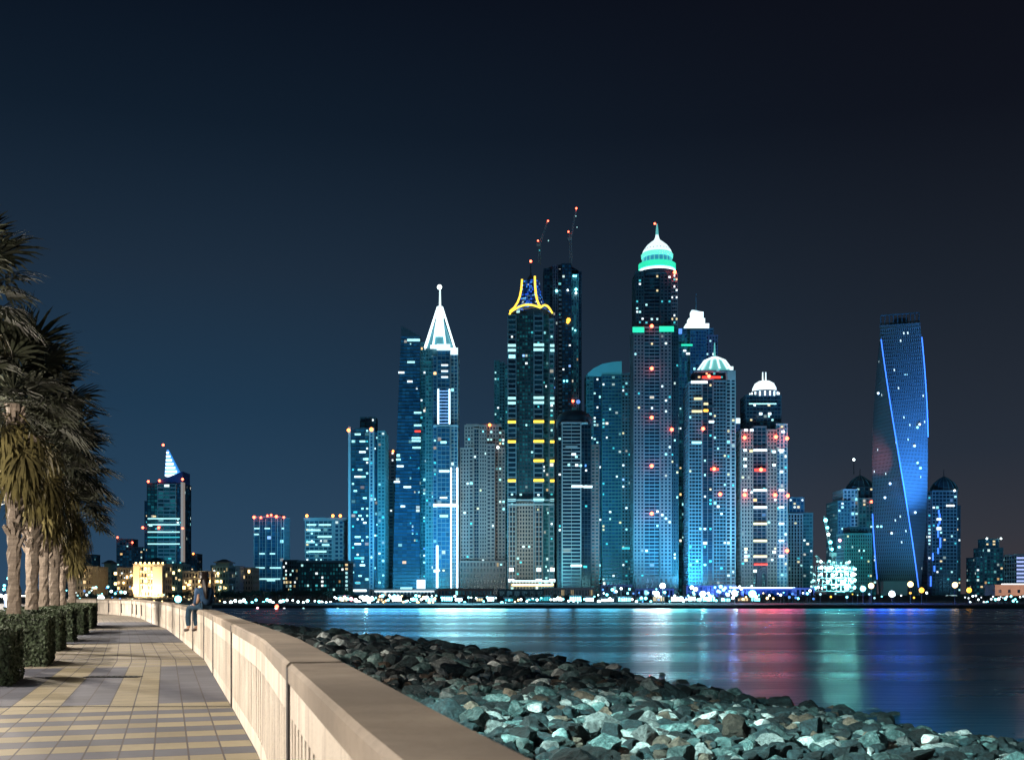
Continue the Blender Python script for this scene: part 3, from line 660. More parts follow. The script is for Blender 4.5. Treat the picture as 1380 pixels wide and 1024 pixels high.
t.lit(980, 990, 492, 499, 'crown_white', 6, 'crown_corner', 10); t.lit(980, 991, 500, 512, 'stone_white', -1, 'corner_frame', 1)
t.lit(931, 953, 513.5, 517, 'lit_white', -1.6, 'lit_window')
for u0, u1, v, m in ((935, 946, 536, 'lit_warm'), (932, 946, 553, 'lit_warm'), (948, 954, 552, 'lamp_amber'), (955, 962, 567, 'lit_white'), (948, 954, 543, 'lit_warm'), (932, 945, 595, 'lit_cyan'), (955, 962, 546, 'stone_dark')): t.lit(u0, u1, v, v + 3, m, -1.7, 'lit_window')
for u, v, lt in ((955, 507.5, 9000), (947, 578, 14000), (962, 632, 22000), (970, 666, 4000)): t.beacon(u, v, r=1.7, front=-2, light=lt)
t.lit(957, 968, 631, 634, 'neon_red', -2, 'red_band')
t.wins(72, 20, PAL_C + ['lit_warm'])
# ---- filler right of it
t = Tower('residential_tower', 'thin pale tower squeezed between the cyan tent crown and the white dome towers', 1190, 997, depth=24)
t.bay(990, 1004, 572, 'g_busy', 'stone_lilac', 0, nv=3, pw=.35, sr=.4); t.box(991, 1002, 563, 570, 'crown_white', 2, 14, 'lit_top')
# ---- white domed tower
t = Tower('residential_tower', 'lilac stone tower with a floodlit white dome, twin masts and arched base', 1050, 1031, depth=32)
t.bay(1007, 1055, 532, 'g_dark', 'stone_dark', 6, nv=10, pw=.1, sr=.3, vb=582, fh=3.5, name='upper_drum')
t.bay(999, 1015, 580, 'g_warm', 'stone_pink', 0, nv=4, pw=.42, sr=.42, fh=3.5); t.bay(1015, 1034, 575, 'g_dark', 'stone_lilac', 3, nv=3, pw=.1, sr=.2, fh=3.5)
t.bay(1034, 1047, 580, 'g_warm', 'stone_pink', 0, nv=3, pw=.42, sr=.42, fh=3.5); t.bay(1047, 1062, 572, 'g_blue', 'stone_white', 2, nv=3, pw=.4, sr=.25, fh=3.5)
xc, yc = t.X(1030, 16), t.Y + 16; k_ = t.k
b = MB(); b.lathe([(19 * k_, t.Z(532)), (19 * k_, t.Z(524))], xc, yc, 24); b.build('dome_drum', 'stone_lilac', t.o)
for i in range(18):
    a = 2 * PI * i / 18; b = MB(); b.tube((xc + 19.6 * k_ * math.cos(a), yc + 19.6 * k_ * math.sin(a), t.Z(532)), (xc + 19.6 * k_ * math.cos(a), yc + 19.6 * k_ * math.sin(a), t.Z(526)), .7, n=5); b.build('drum_light', 'neon_white', t.o)
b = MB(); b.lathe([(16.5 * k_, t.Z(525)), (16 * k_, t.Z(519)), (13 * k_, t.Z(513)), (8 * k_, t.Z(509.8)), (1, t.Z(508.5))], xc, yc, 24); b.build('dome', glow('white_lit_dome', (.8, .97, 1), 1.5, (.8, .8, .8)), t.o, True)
for du in (-2.2, 2): b = MB(); b.tube((xc + du * k_, yc, t.Z(511)), (xc + du * k_, yc, t.Z(497)), .75, .5); b.build('mast', 'crown_white', t.o)
for v in (606, 660, 683, 705, 728, 749): t.lit(1015.5, 1033.5, v - 1, v + 2, 'lit_white' if v < 700 else 'lit_warm', -.6, 'balcony_light', 1); t.lit(1050, 1057, v - 1, v + 1.6, 'lit_white', .6, 'balcony_light', 1)
t.lit(1017, 1032, 631.5, 635, 'neon_red', -.5, 'red_band'); t.lit(1016, 1034, 759, 761.5, 'neon_red', -.8, 'red_band'); t.lit(1011, 1048, 542, 543.5, 'lit_cyan', 5, 'lit_window')
for u, v in ((1025, 556), (1037, 556), (1005, 578), (1013, 578), (1055, 580), (1004, 605), (1012, 606), (1043, 607), (1053, 607), (1004, 617), (1004, 626), (1043, 625), (1053, 634), (1004, 659), (1005, 738), (1005, 748), (1005, 753), (1043, 742)):
    t.lit(u - 2, u + 2.2, v, v + 3.2, 'lit_white' if v % 3 else 'lit_warm', -.7, 'lit_window')
for u, v, lt in ((1003, 590, 20000), (1045, 589, 16000), (1060, 591, 9000), (1003, 667, 20000), (1044, 667, 9000), (1061, 668, 5000), (1060, 742, 4000), (1025, 633, 6000)): t.beacon(u, v, r=1.8, front=-2, light=lt)
b = MB()   # pointed arch over the entrance
for rr in (8.5, 6.3, 4.2):
    pts = [(xc - (5 - 0) * k_ * 0 + rr * k_ * math.cos(a) + -6 * k_ * 0, t.Y + 2.0 - rr * .1, t.Z(786) + (rr * k_ * math.sin(a)) * 1.5 + 6) for a in [PI * i / 12 for i in range(13)]]
    pts = [(p[0] - 5.5 * k_, p[1], p[2]) for p in pts]; pts = [(pts[0][0], pts[0][1], LANDZ)] + pts + [(pts[-1][0], pts[-1][1], LANDZ)]
    b.path(pts, .8)
b.build('arch', 'stone_lilac', t.o)
t.wins(40, 21, PAL_W + PAL_C)
# ---- small stepped tower right
t = Tower('residential_tower', 'shorter stepped teal tower just right of the white domed tower', 1120, 1078, depth=28)
t.bay(1062, 1082, 693, 'g_warm', 'stone_white', 0, nv=5, pw=.35, sr=.2); t.bay(1064, 1085, 671, 'g_blue', 'stone_blue', 3, nv=4, pw=.2, sr=.15, vb=690, depth=24); t.bay(1082, 1096, 692, 'g_teal', 'stone_teal', 1, nv=3, pw=.1, sr=.4)
t.wins(22, 22, PAL_C + PAL_W)
# ---- onion topped towers
def onion(t, uc, hw, vb_, vt, mast_v):
    xc, yc = t.X(uc, t.depth / 2), t.Y + t.depth / 2; k = t.k
    pr = [(hw, vb_), (hw * .96, vb_ - (vb_ - vt) * .3), (hw * .72, vb_ - (vb_ - vt) * .62), (hw * .3, vb_ - (vb_ - vt) * .9), (1, vt)]
    b = MB(); b.lathe([(r * k, t.Z(v)) for r, v in pr], xc, yc, 16); b.build('onion_roof', 'stone_dark', t.o)
    for i in range(16):
        a = 2 * PI * i / 16; b = MB(); b.path([(xc + r * k * 1.02 * math.cos(a), yc + r * k * 1.02 * math.sin(a), t.Z(v)) for r, v in pr], .35, 4); b.build('roof_rib', 'stone_teal', t.o)
    b = MB(); b.tube((xc, yc, t.Z(vt + 2)), (xc, yc, t.Z(mast_v)), .5, .25); b.build('mast', 'metal_dark', t.o)
t = Tower('residential_tower', 'onion roofed tower with lit balconies left of the twisted tower', 1100, 1156, depth=40)
t.bay(1129, 1146, 676, 'g_busy', 'stone_teal', 0, nv=4, pw=.3, sr=.35); t.bay(1138, 1158, 660, 'g_busy', 'stone_white', 3, nv=4, pw=.3, sr=.3); t.bay(1158, 1182, 672, 'g_teal', 'stone_teal', 1, nv=5, pw=.3, sr=.3); t.bay(1150, 1180, 656, 'g_dark', 'stone_dark', 6, nv=5, sr=.3)
onion(t, 1159, 19, 660, 638, 628); t.beacon(1159, 616, 'lamp_white', 1.3, 20); b = MB(); b.tube((t.X(1159), t.Y + 20, t.Z(636)), (t.X(1159), t.Y + 20, t.Z(617)), .45, .3); b.build('aerial', 'metal_dark', t.o)
t.wins(60, 23, ['lit_white', 'lit_cyan', 'lit_warm', 'lit_cyan']); t.beacon(1174, 676, 'red_lamp', 1.3, -1)
t = Tower('residential_block', 'grey teal block with punched windows in front of the left onion roofed tower', 1000, 1157, cat='apartment block', depth=24)
t.bay(1138, 1175, 720, 'g_warm', 'stone_teal', 0, nv=12, pw=.45, sr=.4, fh=3.2); t.bay(1147, 1171, 711, 'g_dark', 'stone_dark', 3, nv=6, vb=720, sr=.5); t.wins(14, 24, PAL_W + PAL_C)
t = Tower('residential_tower', 'dark onion roofed tower with a painted blue reflection streak right of the twisted tower', 1120, 1273, depth=34)
t.bay(1251, 1256, 668, 'g_dark', 'stone_lilac', 2, nv=1, pw=.3, sr=.5); t.bay(1256, 1290, 662, 'g_dark', 'stone_blue', 0, nv=7, pw=.14, sr=.3); t.bay(1290, 1296, 682, 'g_dark', 'stone_dark', 3, nv=2, sr=.4)
onion(t, 1272, 18, 662, 640, 630)
for u, v, h in ((1265, 687, 5), (1266, 692, 14), (1264, 706, 18), (1267, 724, 14), (1264, 738, 8), (1257, 745, 10), (1259, 762, 8), (1254, 776, 14)): t.lit(u - .9, u + .9, v, v + h, 'neon_blue', -.8, 'painted_reflection')  # glowing strips paint the reflected blue onto the facade
t.lit(1262, 1268, 698, 701, 'lit_white', -1); t.lit(1262, 1268, 710, 714, 'lit_white', -1); t.lit(1275, 1286, 680, 682.5, 'lit_white', -.8)
t.wins(46, 25, PAL_W + PAL_C); t.beacon(1286, 661, 'lamp_white', 1, -1)
# ---- stepped low tower
t = Tower('residential_tower', 'small stepped tower with two roof lamps near the right edge', 1150, 1338, depth=26)
t.bay(1316, 1326, 752, 'g_teal', 'stone_blue', 1, nv=2, sr=.4); t.bay(1326, 1352, 739, 'g_teal', 'stone_blue', 0, nv=6, pw=.15, sr=.35); t.bay(1352, 1363, 752, 'g_teal', 'stone_blue', 1, nv=2, sr=.4); t.bay(1330, 1348, 727, 'g_blue', 'stone_teal', 3, nv=4, pw=.1, sr=.1, vb=739, depth=22)
t.beacon(1330, 725.5, 'lamp_white', 1, 0); t.beacon(1349, 725.5, 'lamp_white', 1, 0); t.wins(24, 26, PAL_W + PAL_C)
t = Tower('hotel_block', 'block with glowing violet white floor bands cut by the right edge of the view', 950, 1390, cat='hotel', depth=24)
t.bay(1370, 1412, 748, 'g_dark', 'stone_white', 0, nv=5, pw=.04, sr=.3, fh=3.4)
for k in range(7): t.lit(1370, 1412, 750.5 + k * 5.2, 753 + k * 5.2, glow('violet_white_band', (.5, .6, 1), 1.3) if k == 0 else bpy.data.materials['violet_white_band'], -.6, 'light_band') if False else None
vm = glow('violet_white_light', (.45, .55, 1), 1.1); M['violet'] = vm
for k in range(7): t.lit(1370, 1412, 750.5 + k * 5.2, 752.6 + k * 5.2, 'violet', -.8, 'light_band')
# ---- twisted tower
t = Tower('twisted_tower', 'tall tower twisting a quarter turn with blue light lines along its corners', 1050, 1213, depth=0)
xc, yc = t.X(1212.5, 20), t.Y + 20; k_ = t.k; hs = 25.5 * k_
zb, zt = LANDZ, t.Z(436); NF = 74
mt, nt_, bs = new_mat('twisted_facade')
uv = N(nt_, 'ShaderNodeTexCoord').outputs['UV']; s_ = N(nt_, 'ShaderNodeSeparateXYZ'); nt_.links.new(uv, s_.inputs[0])
a_ = mathn(nt_, 'FRACT', s_.outputs[0]); c_ = mathn(nt_, 'FRACT', s_.outputs[1])
mk = mathn(nt_, 'MULTIPLY', mathn(nt_, 'COMPARE', a_, .5, .27), mathn(nt_, 'COMPARE', c_, .5, .30))
cb = N(nt_, 'ShaderNodeCombineXYZ'); nt_.links.new(mathn(nt_, 'FLOOR', s_.outputs[0]), cb.inputs[0]); nt_.links.new(mathn(nt_, 'FLOOR', s_.outputs[1]), cb.inputs[1])
wn = N(nt_, 'ShaderNodeTexWhiteNoise', noise_dimensions='2D'); nt_.links.new(cb.outputs[0], wn.inputs['Vector'])
lt = mathn(nt_, 'MULTIPLY', mathn(nt_, 'GREATER_THAN', wn.outputs['Value'], .993), mk)
nt_.links.new(mixc(nt_, mk, (0.13, 0.17, 0.21), (0.004, 0.010, 0.022)), bs.inputs['Base Color']); bs.inputs['Roughness'].default_value = .45
bs.inputs['Emission Color'].default_value = (.7, .95, 1, 1); nt_.links.new(mathn(nt_, 'MULTIPLY', lt, 1.6), bs.inputs['Emission Strength'])
def tw(z, sc=1.0):
    q = (z - zb) / (zt - zb); ang = R(-88) * (1 - q)
    out = []
    for sx, sy in ((-1, -1), (1, -1), (1, 1), (-1, 1)):
        x, y = sx * hs * sc, sy * hs * sc; a = -ang - R(19)
        out.append((xc + x * math.cos(a) - y * math.sin(a), yc + x * math.sin(a) + y * math.cos(a), z))
    return out
b = MB()
for f in range(NF):
    z0 = zb + (zt - zb) * f / NF; z1 = zb + (zt - zb) * (f + 1) / NF; r0, r1 = tw(z0), tw(z1)
    for k in range(4):
        j = (k + 1) % 4
        b.face([r0[k], r0[j], r1[j], r1[k]], 0, [(k * 20, f), (k * 20 + 20, f), (k * 20 + 20, f + 1), (k * 20, f + 1)])
b.face(tw(zt), 0, [(0.01, 0.01)] * 4)
b.build('twisted_body', mt, t.o)
b = MB()
for f in range(0, NF + 1):
    z = zb + (zt - zb) * f / NF; p = [(q[0], q[1]) for q in tw(z, 1.012)]; b.prism(p, z - .28, z + .28)
b.build('floor_edges', 'stone_dark', t.o)
for ci, va, vbm in ((0, 797, 455), (1, 588, 455), (3, 785, 690)):
    b = MB(); pts = [tw(t.Z(v), 1.02)[ci] for v in range(vbm, va, 6)]; b.path(pts, .55, 5); b.build('corner_light_line', 'neon_blue', t.o)
b = MB(); z0, z1 = zt, t.Z(422); p = tw(zt, .96)
for k in range(4):
    q0, q1 = p[k], p[(k + 1) % 4]
    for i in range(9):
        x = q0[0] + (q1[0] - q0[0]) * i / 9; y = q0[1] + (q1[1] - q0[1]) * i / 9
        b.tube((x, y, z0), (x, y, z1), .5, n=4)
    b.tube((q0[0], q0[1], z1), (q1[0], q1[1], z1), .6, n=4)
b.build('roof_screen', 'stone_dark', t.o)
b = MB(); b.box(xc - 5, xc + 6, yc - 5, yc + 5, zt, t.Z(423)); b.box(xc - 11, xc - 7, yc - 5, yc + 3, zt, t.Z(431)); b.build('roof_plant', 'stone_dark', t.o)
for u, v, m in ((1221, 504, 'lit_cyan'), (1223.5, 504, 'lit_cyan'), (1232, 504, 'lit_teal'), (1235, 504, 'lit_cyan'), (1239, 504, 'lit_cyan'), (1185, 529, 'lit_white'), (1241, 571, 'lit_white'), (1238, 575, 'lit_cyan'), (1214, 598, 'lit_blue'), (1234, 600, 'lit_white'), (1238, 623, 'lit_cyan'), (1242, 630, 'lit_cyan'), (1201, 651, 'lit_white'), (1194, 670, 'lit_white'), (1203, 718, 'lit_white'), (1225, 688, 'lit_blue'), (1184, 709, 'lit_cyan'), (1189, 709, 'lit_cyan'), (1235, 690, 'lit_white')):
    t.beacon(u, v, m, 1.2, 3)
point('tower_flood_light', (t.X(1262), t.Y - 60, 60), (0.08, 0.35, 1.0), 3.4e6, 2, 1.5, (t.X(1222), yc, 190))
point('tower_flood_light', (t.X(1215), t.Y - 90, 30), (0.10, 0.45, 1.0), 7e5, 2, 1.8, (t.X(1212), yc, 130))
point('tower_flood_light', (t.X(1150), t.Y - 50, 100), (1.0, 0.15, 0.12), 5e5, 2, .5, (t.X(1190), yc, 135))
b = MB(); b.box(t.X(1184), t.X(1216), t.Y - 14, t.Y - 5, LANDZ, t.Z(783)); b.build('podium', 'stone_white', t.o)
# ---- distant dim towers
for lab, u0, u1, v, Y, fr, n in (('dim distant tower with scattered lights left of the sail spire tower', 157, 178, 727, 1500, 'stone_blue', 12), ('faint distant tower behind the palm crowns', 84, 108, 752, 1450, 'stone_teal', 10),
                                 ('faint low tower directly beside the sail spire tower', 178, 192, 738, 1480, 'stone_blue', 8), ('faint far block right of the sail spire tower', 252, 266, 747, 1500, 'stone_dark', 5), ('dim far tower right of the faint palm side tower', 108, 126, 748, 1480, 'stone_dark', 9)):
    t = Tower('distant_tower', lab, Y, (u0 + u1) / 2, cat='tower', depth=24); t.bay(u0, u1, v, 'g_blue', fr, 0, nv=5, pw=.2, sr=.3); t.wins(n, u0, PAL_C)
    if u0 == 157: t.beacon(159, 724, 'red_lamp', 1.3); t.beacon(179, 731, 'red_lamp', 1.3); b = MB(); b.tube((t.X(160), t.Y + 8, t.Z(725)), (t.X(180), t.Y + 8, t.Z(732)), .7); b.build('roof_boom', 'stone_dark', t.o)
    if u0 == 252: t.beacon(253, 746, 'orange_lamp', 1.1); t.beacon(261, 746, 'orange_lamp', 1.3)

# ================================================================== MID-RISE BUILDINGS BEHIND THE FAR SHORE
def midrise(label, u0, u1, vt, Y, frame='stone_beige', gm='g_amber', hat=None, nv=6, n=6, pal=('lamp_warm', 'lit_warm'), name='apartment_building', sr=.45, front=0, fh=3.3, cat='apartment building', lamps=0, pw=.5):
    t = Tower(name, label, Y, (u0 + u1) / 2, cat=cat, depth=16)
    t.bay(u0, u1, vt, gm, frame, front, nv=nv, pw=pw, sr=sr, fh=fh, cap=.8, name='wall')
    if hat:
        h0, h1, hv = hat
        t.box(h0, h1, hv + 2, vt, frame if frame != 'stone_beige' else 'stone_dark', 3, 9, 'stair_tower')
        b = MB(); xa, xb = t.X(h0 - 2), t.X(h1 + 2); z = t.Z(hv + 2)
        b.prism([(xa, t.Y + 1), (xb, t.Y + 1), (xb, t.Y + 14), (xa, t.Y + 14)], z, z + .5); m_ = (xa + xb) / 2
        b.prism([(xa + .5, t.Y + 2), (xb - .5, t.Y + 2), (xb - .5, t.Y + 13), (xa + .5, t.Y + 13)], z + .52, z + 2.2, 0, [(m_ - .8, t.Y + 6), (m_ + .8, t.Y + 6), (m_ + .8, t.Y + 9), (m_ - .8, t.Y + 9)])
        b.build('hip_roof', 'stone_dark', t.o)
    r = random.Random(int(u0 * 7)); 
    for _ in range(lamps):
        t.beacon(r.uniform(u0 + 1, u1 - 1), r.uniform(vt + 3, 797), r.choice(['lamp_warm', 'lit_warm', 'lamp_warm', 'lit_white']), r.uniform(.35, .75), -1)
    if n: t.wins(n, int(u0), list(pal))
    return t
midrise('beige apartment building with a hip roofed stair tower, nearest the palms', 96, 116, 764, 640, hat=(102, 112, 759), nv=5, n=10, pal=('lit_warm', 'lamp_warm', 'lit_white'))
midrise('plain blank walled beige block beside the palms', 118, 132, 765, 650, nv=2, n=1, sr=.8, pw=.9)
midrise('dark teal apartment block with a slim capped tower', 131, 158, 769, 680, 'stone_teal', 'g_dark', hat=(138, 147, 757), nv=6, n=4)
midrise('low beige block with amber lamps left of the bright yellow building', 158, 181, 766, 660, nv=6, n=8, lamps=8)
t = midrise('brightly floodlit yellow white apartment building', 181, 220, 762, 620, nv=9, n=14, pal=('lamp_warm', 'lit_warm'), lamps=0, sr=.4)
t.box(181, 189, 762, 800, 'stone_beige', -2, 6, 'lit_corner_bay'); t.box(207, 220, 763, 800, 'stone_beige', -2, 6, 'lit_corner_bay'); t.box(180, 222, 759.5, 762, 'stone_beige', -1, 14, 'parapet')
for i in range(7):
    t.beacon(184 + i * 6, 758.5, 'lamp_warm', .55, -1); 
for i in range(5):
    for vv in (770, 779, 788): t.beacon(191 + i * 3.6, vv, 'lit_warm', .6, -1.2)
for u, p in ((184, 12000), (200, 15000), (214, 12000)): point('facade_light', (t.X(u), t.Y - 9, 4), (1, .74, .38), p, .5)
point('facade_light', (t.X(199), t.Y - 16, 18), (1, .78, .42), 14000, .5)
midrise('dark hip roofed building right of the floodlit yellow building', 222, 246, 761, 660, 'stone_teal', 'g_dark', hat=(196, 216, 754), nv=7, n=6, lamps=5)
midrise('low dark beige block with scattered amber lamps behind the sitting person', 246, 284, 771, 640, 'stone_beige', 'g_amber', nv=9, n=10, lamps=11)
midrise('dark building under a wide stepped hip roof with amber lamps', 284, 308, 763, 650, 'stone_teal', 'g_amber', hat=(289, 307, 756), nv=6, n=6, lamps=8)
midrise('pale blue block with one bright window beside the striped tower', 308, 323, 764, 680, 'stone_white', 'g_dark', nv=2, n=0, sr=.75, pw=.8).lit(311, 318, 771, 773.5, 'lit_cyan', -.8)
midrise('cream block with rows of small balconies beside the striped tower', 323, 341, 766, 690, 'stone_beige', 'g_warm', nv=5, n=2, sr=.5)

# ---- low buildings at the foot of the skyline
def low(name, label, u0, u1, vt, Y, frame, gm='g_busy', nv=8, fh=4, cat='building', **k):
    t = Tower(name, label, Y, (u0 + u1) / 2, cat=cat, depth=14); t.bay(u0, u1, vt, gm, frame, 0, nv=nv, fh=fh, cap=.6, name='wall', **k); return t
t = low('beach_club', 'long low lit pavilion below the blue skyscrapers', 498, 590, 795, 720, 'stone_white', nv=20); t.lit(505, 585, 796, 797.3, 'neon_white', -1, 'eave_light')
t = low('villa', 'low pinkish stone building lit along its base left of the dark shed', 590, 664, 794, 700, 'stone_pink', nv=16, sr=.4)
t = low('shed', 'dark flat roofed shed under the yellow crowned tower', 671, 733, 795, 600, 'stone_dark', 'g_dark', nv=6)
t = low('beach_hotel', 'warm lit low hotel right of the dark shed', 734, 800, 793, 680, 'stone_beige', 'g_amber', nv=16, sr=.3)
t = low('pavilion', 'cyan lit two storey pavilion under the curved roof tower', 810, 852, 789, 700, 'stone_white', 'g_busy', nv=8)
t = low('restaurant', 'white lit low restaurant under the green banded tower', 856, 908, 794, 690, 'stone_white', 'g_busy', nv=9)
t = low('terrace_building', 'brilliantly lit terraced building under the cyan tent crown tower', 925, 992, 790, 690, 'stone_white', 'g_busy', nv=12); t.wins(12, 61, ['lamp_cyan', 'lit_white'], big=1.0)
t = low('hotel_entrance', 'wide blue washed entrance hall with a white cornice light', 997, 1068, 794, 690, 'stone_lilac', 'g_blue', nv=10, fh=5); t.lit(985, 1070, 791, 792.6, 'neon_white', -3, 'cornice_light', 2); t.box(985, 1071, 792.8, 794.5, 'stone_white', -3, 16, 'roof_slab')
point('entrance_light', (PX(1030, 660), 655, 5), (.08, .2, 1), 60000, 1); point('entrance_light', (PX(985, 660), 655, 5), (.08, .2, 1), 40000, 1)
t = low('kiosk_building', 'small white lit building right of the blue entrance hall', 1072, 1098, 793, 680, 'stone_white', 'g_amber', nv=4)
t = low('terminal', 'cream low building glowing at the right edge', 1341, 1392, 789, 640, 'stone_beige', 'g_dark', nv=4, fh=7, sr=.7, pw=.7); point('facade_light', (PX(1362, 640), 610, 6), (1, .55, .45), 30000, 1)
t.lit(1352, 1392, 786, 788, 'lit_white', 2, 'roof_light')
# white marquee
e = empty('marquee_tent', (PX(1286, 560), 560, 2), 'white pointed marquee tent glowing on the dark bank', 'tent')
b = MB(); k_ = 560 / F; X = lambda u: PX(u, 560); Zz = lambda v: PZ(v, 560)
b.prism([(X(1268), 556), (X(1305), 556), (X(1305), 572), (X(1268), 572)], 2.0, Zz(811)); b.prism([(X(1266), 555), (X(1307), 555), (X(1307), 573), (X(1266), 573)], Zz(811), Zz(801.5), 0, [(X(1285), 560), (X(1288), 560), (X(1288), 568), (X(1285), 568)])
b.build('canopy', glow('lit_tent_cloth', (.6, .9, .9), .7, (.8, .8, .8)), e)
# lit fence on the bank, right
e = empty('quay_fence', (PX(1230, 540), 540, 1.8), 'long pale lit hoarding running along the dark right bank', 'fence')
for i in range(18):
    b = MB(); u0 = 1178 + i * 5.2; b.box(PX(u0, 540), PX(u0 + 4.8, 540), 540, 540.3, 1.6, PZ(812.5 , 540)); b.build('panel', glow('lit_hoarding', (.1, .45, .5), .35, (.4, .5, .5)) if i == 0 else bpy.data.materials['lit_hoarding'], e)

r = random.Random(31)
for i in range(26):  # kiosks with glowing fronts, added to fill the band of shore glow
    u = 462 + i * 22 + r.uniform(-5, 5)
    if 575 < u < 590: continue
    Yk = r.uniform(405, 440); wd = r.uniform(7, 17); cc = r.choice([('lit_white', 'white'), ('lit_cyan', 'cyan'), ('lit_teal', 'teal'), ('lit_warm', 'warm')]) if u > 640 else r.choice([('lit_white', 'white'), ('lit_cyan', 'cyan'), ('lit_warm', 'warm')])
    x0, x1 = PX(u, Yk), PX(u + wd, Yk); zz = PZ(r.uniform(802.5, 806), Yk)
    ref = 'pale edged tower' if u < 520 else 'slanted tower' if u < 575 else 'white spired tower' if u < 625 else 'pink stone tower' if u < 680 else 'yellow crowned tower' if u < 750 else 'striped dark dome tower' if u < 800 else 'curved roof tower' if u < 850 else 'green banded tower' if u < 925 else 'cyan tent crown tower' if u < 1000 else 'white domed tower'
    e = empty('added_glow_kiosk', ((x0 + x1) / 2, Yk, 1.3), f'low kiosk added for shore glow, with {cc[1]} glowing front below the {ref}', 'kiosk', 'added glow kiosks along the far shore')
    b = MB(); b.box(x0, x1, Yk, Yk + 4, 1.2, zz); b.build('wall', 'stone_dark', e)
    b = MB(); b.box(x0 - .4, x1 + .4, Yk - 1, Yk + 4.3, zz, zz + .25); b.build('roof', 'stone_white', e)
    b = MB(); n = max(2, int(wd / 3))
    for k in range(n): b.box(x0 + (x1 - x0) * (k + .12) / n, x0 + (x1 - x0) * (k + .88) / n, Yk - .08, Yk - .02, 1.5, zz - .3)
    b.build('glow_front', {'lit_white': 'lamp_white', 'lit_cyan': 'lamp_cyan'}.get(cc[0], cc[0]), e)
# ---- construction site: ring of floodlit decks
t = Tower('building_site', 'round concrete decks of a building site blazing with cyan white floodlights', 900, 1122, cat='building site', depth=30)
xc, yc = t.X(1122, 16), t.Y + 16; k_ = t.k; r = random.Random(5)
for i, v in enumerate((797, 788, 779, 770, 762)):
    b = MB(); rr = (29 if v > 765 else 22) * k_; b.lathe([(rr, t.Z(v)), (rr, t.Z(v) + .7)], xc, yc, 28); b.build('deck', 'stone_white', t.o)
    for j in range(14 if v > 765 else 8):
        a = -PI * (j + .5) / (14 if v > 765 else 8); b = MB(); b.tube((xc + rr * .95 * math.cos(a), yc + rr * .95 * math.sin(a), t.Z(v)), (xc + rr * .95 * math.cos(a), yc + rr * .95 * math.sin(a), t.Z(v) + (5 if v > 765 else 2)), .35, n=5); b.build('column', 'stone_white', t.o)
        if r.random() < .85:
            a += r.uniform(-.1, .1); q = bpy.data.objects.new('floodlight', lamp_mesh(r.choice(['lamp_cyan', 'lamp_white', 'lamp_white', 'lit_cyan']))); COL.objects.link(q); q.parent = t.o; s_ = r.uniform(.6, 1.35); q.scale = (s_, s_, s_)
            q.location = (xc + rr * 1.02 * math.cos(a) - t.o.location.x, yc + rr * 1.02 * math.sin(a) - t.o.location.y, t.Z(v) + r.uniform(2.2, 4.2) - LANDZ)
for du, v in ((-18, 775), (0, 770), (18, 775), (-6, 788), (10, 788)): point('site_light', (xc + du * k_, yc - 30 * k_ - 2, t.Z(v)), (.25, 1, .9), 22000, .8)
crane('leaning construction crane strung with cyan lamps over the floodlit site', 905, 1124, 766, 744, (1121, 746, 1110.5, 695), [], [(1112, 701, 'lamp_cyan', 1.6), (1114.5, 711, 'lamp_cyan', 1.2), (1116, 720, 'lamp_white', 1.2), (1118.5, 730.5, 'lamp_cyan', 1.4), (1120.5, 740, 'lamp_cyan', 1.2), (1131, 728, 'lamp_pink', 1.2), (1130, 737, 'lamp_cyan', 1)], mm='metal_white')
crane('short white crane with its jib dipping left over the floodlit site', 903, 1117, 768, 757, (1114, 764, 1099, 748), [], [(1117, 756, 'lamp_cyan', 1)], mm='metal_white')

# ================================================================== WATER AND LAND
ext = 3500
mw, nt, b_ = new_mat('water')
b_.inputs['Base Color'].default_value = (0.008, 0.075, 0.15, 1); b_.inputs['Roughness'].default_value = 0.20; b_.inputs['IOR'].default_value = 1.33
oc = obj_coord(nt); mp = N(nt, 'ShaderNodeMapping'); nt.links.new(oc, mp.inputs[0]); mp.inputs['Scale'].default_value = (0.16, 1.1, 1)
n1 = noise_tex(nt, mp.outputs[0], 1.0, 4, .6)
mp2 = N(nt, 'ShaderNodeMapping'); nt.links.new(oc, mp2.inputs[0]); mp2.inputs['Scale'].default_value = (0.012, 0.07, 1)
n2 = noise_tex(nt, mp2.outputs[0], 1.0, 3, .5)
hsum = mathn(nt, 'ADD', n1, mathn(nt, 'MULTIPLY', n2, 1.2))
bump(nt, b_, hsum, 0.7, 0.19)
nt.links.new(ramp(nt, n2, [(.35, (.22,) * 3), (.65, (.34,) * 3)]), b_.inputs['Roughness'])
b = MB(); b.face([(-ext, -200, 0), (ext, -200, 0), (ext, 2 * ext, 0), (-ext, 2 * ext, 0)]); tag(b.build('water', mw), kind='structure')
mland = plain('dark_sand', (0.02, 0.035, 0.04), .95, var=.4, scale=.05)
b = MB(); SH = 325.0
xs = [-900 + i * 12 for i in range(151)]
def edge(x): return SH + 3.5 * noise.noise(Vector((x * .02, 0, 0))) + (6 if x < 0 else 0)
rows = [(0, -0.3), (2.5, .75), (6, 1.2), (80, 1.3), (250, 1.9), (500, 2.35), (1600, 2.4)]
for (d0, z0), (d1, z1) in zip(rows[:-1], rows[1:]):
    for xa, xb in zip(xs[:-1], xs[1:]):
        def q(x, d, z): return (x * (1 + d / 500), edge(x) + d, z + (.25 * noise.noise(Vector((x * .05, d * .1, 3))) if 0 < d < 300 else 0))
        b.face([q(xa, d0, z0), q(xb, d0, z0), q(xb, d1, z1), q(xa, d1, z1)])
tag(b.build('far_shore_ground', mland), kind='structure')
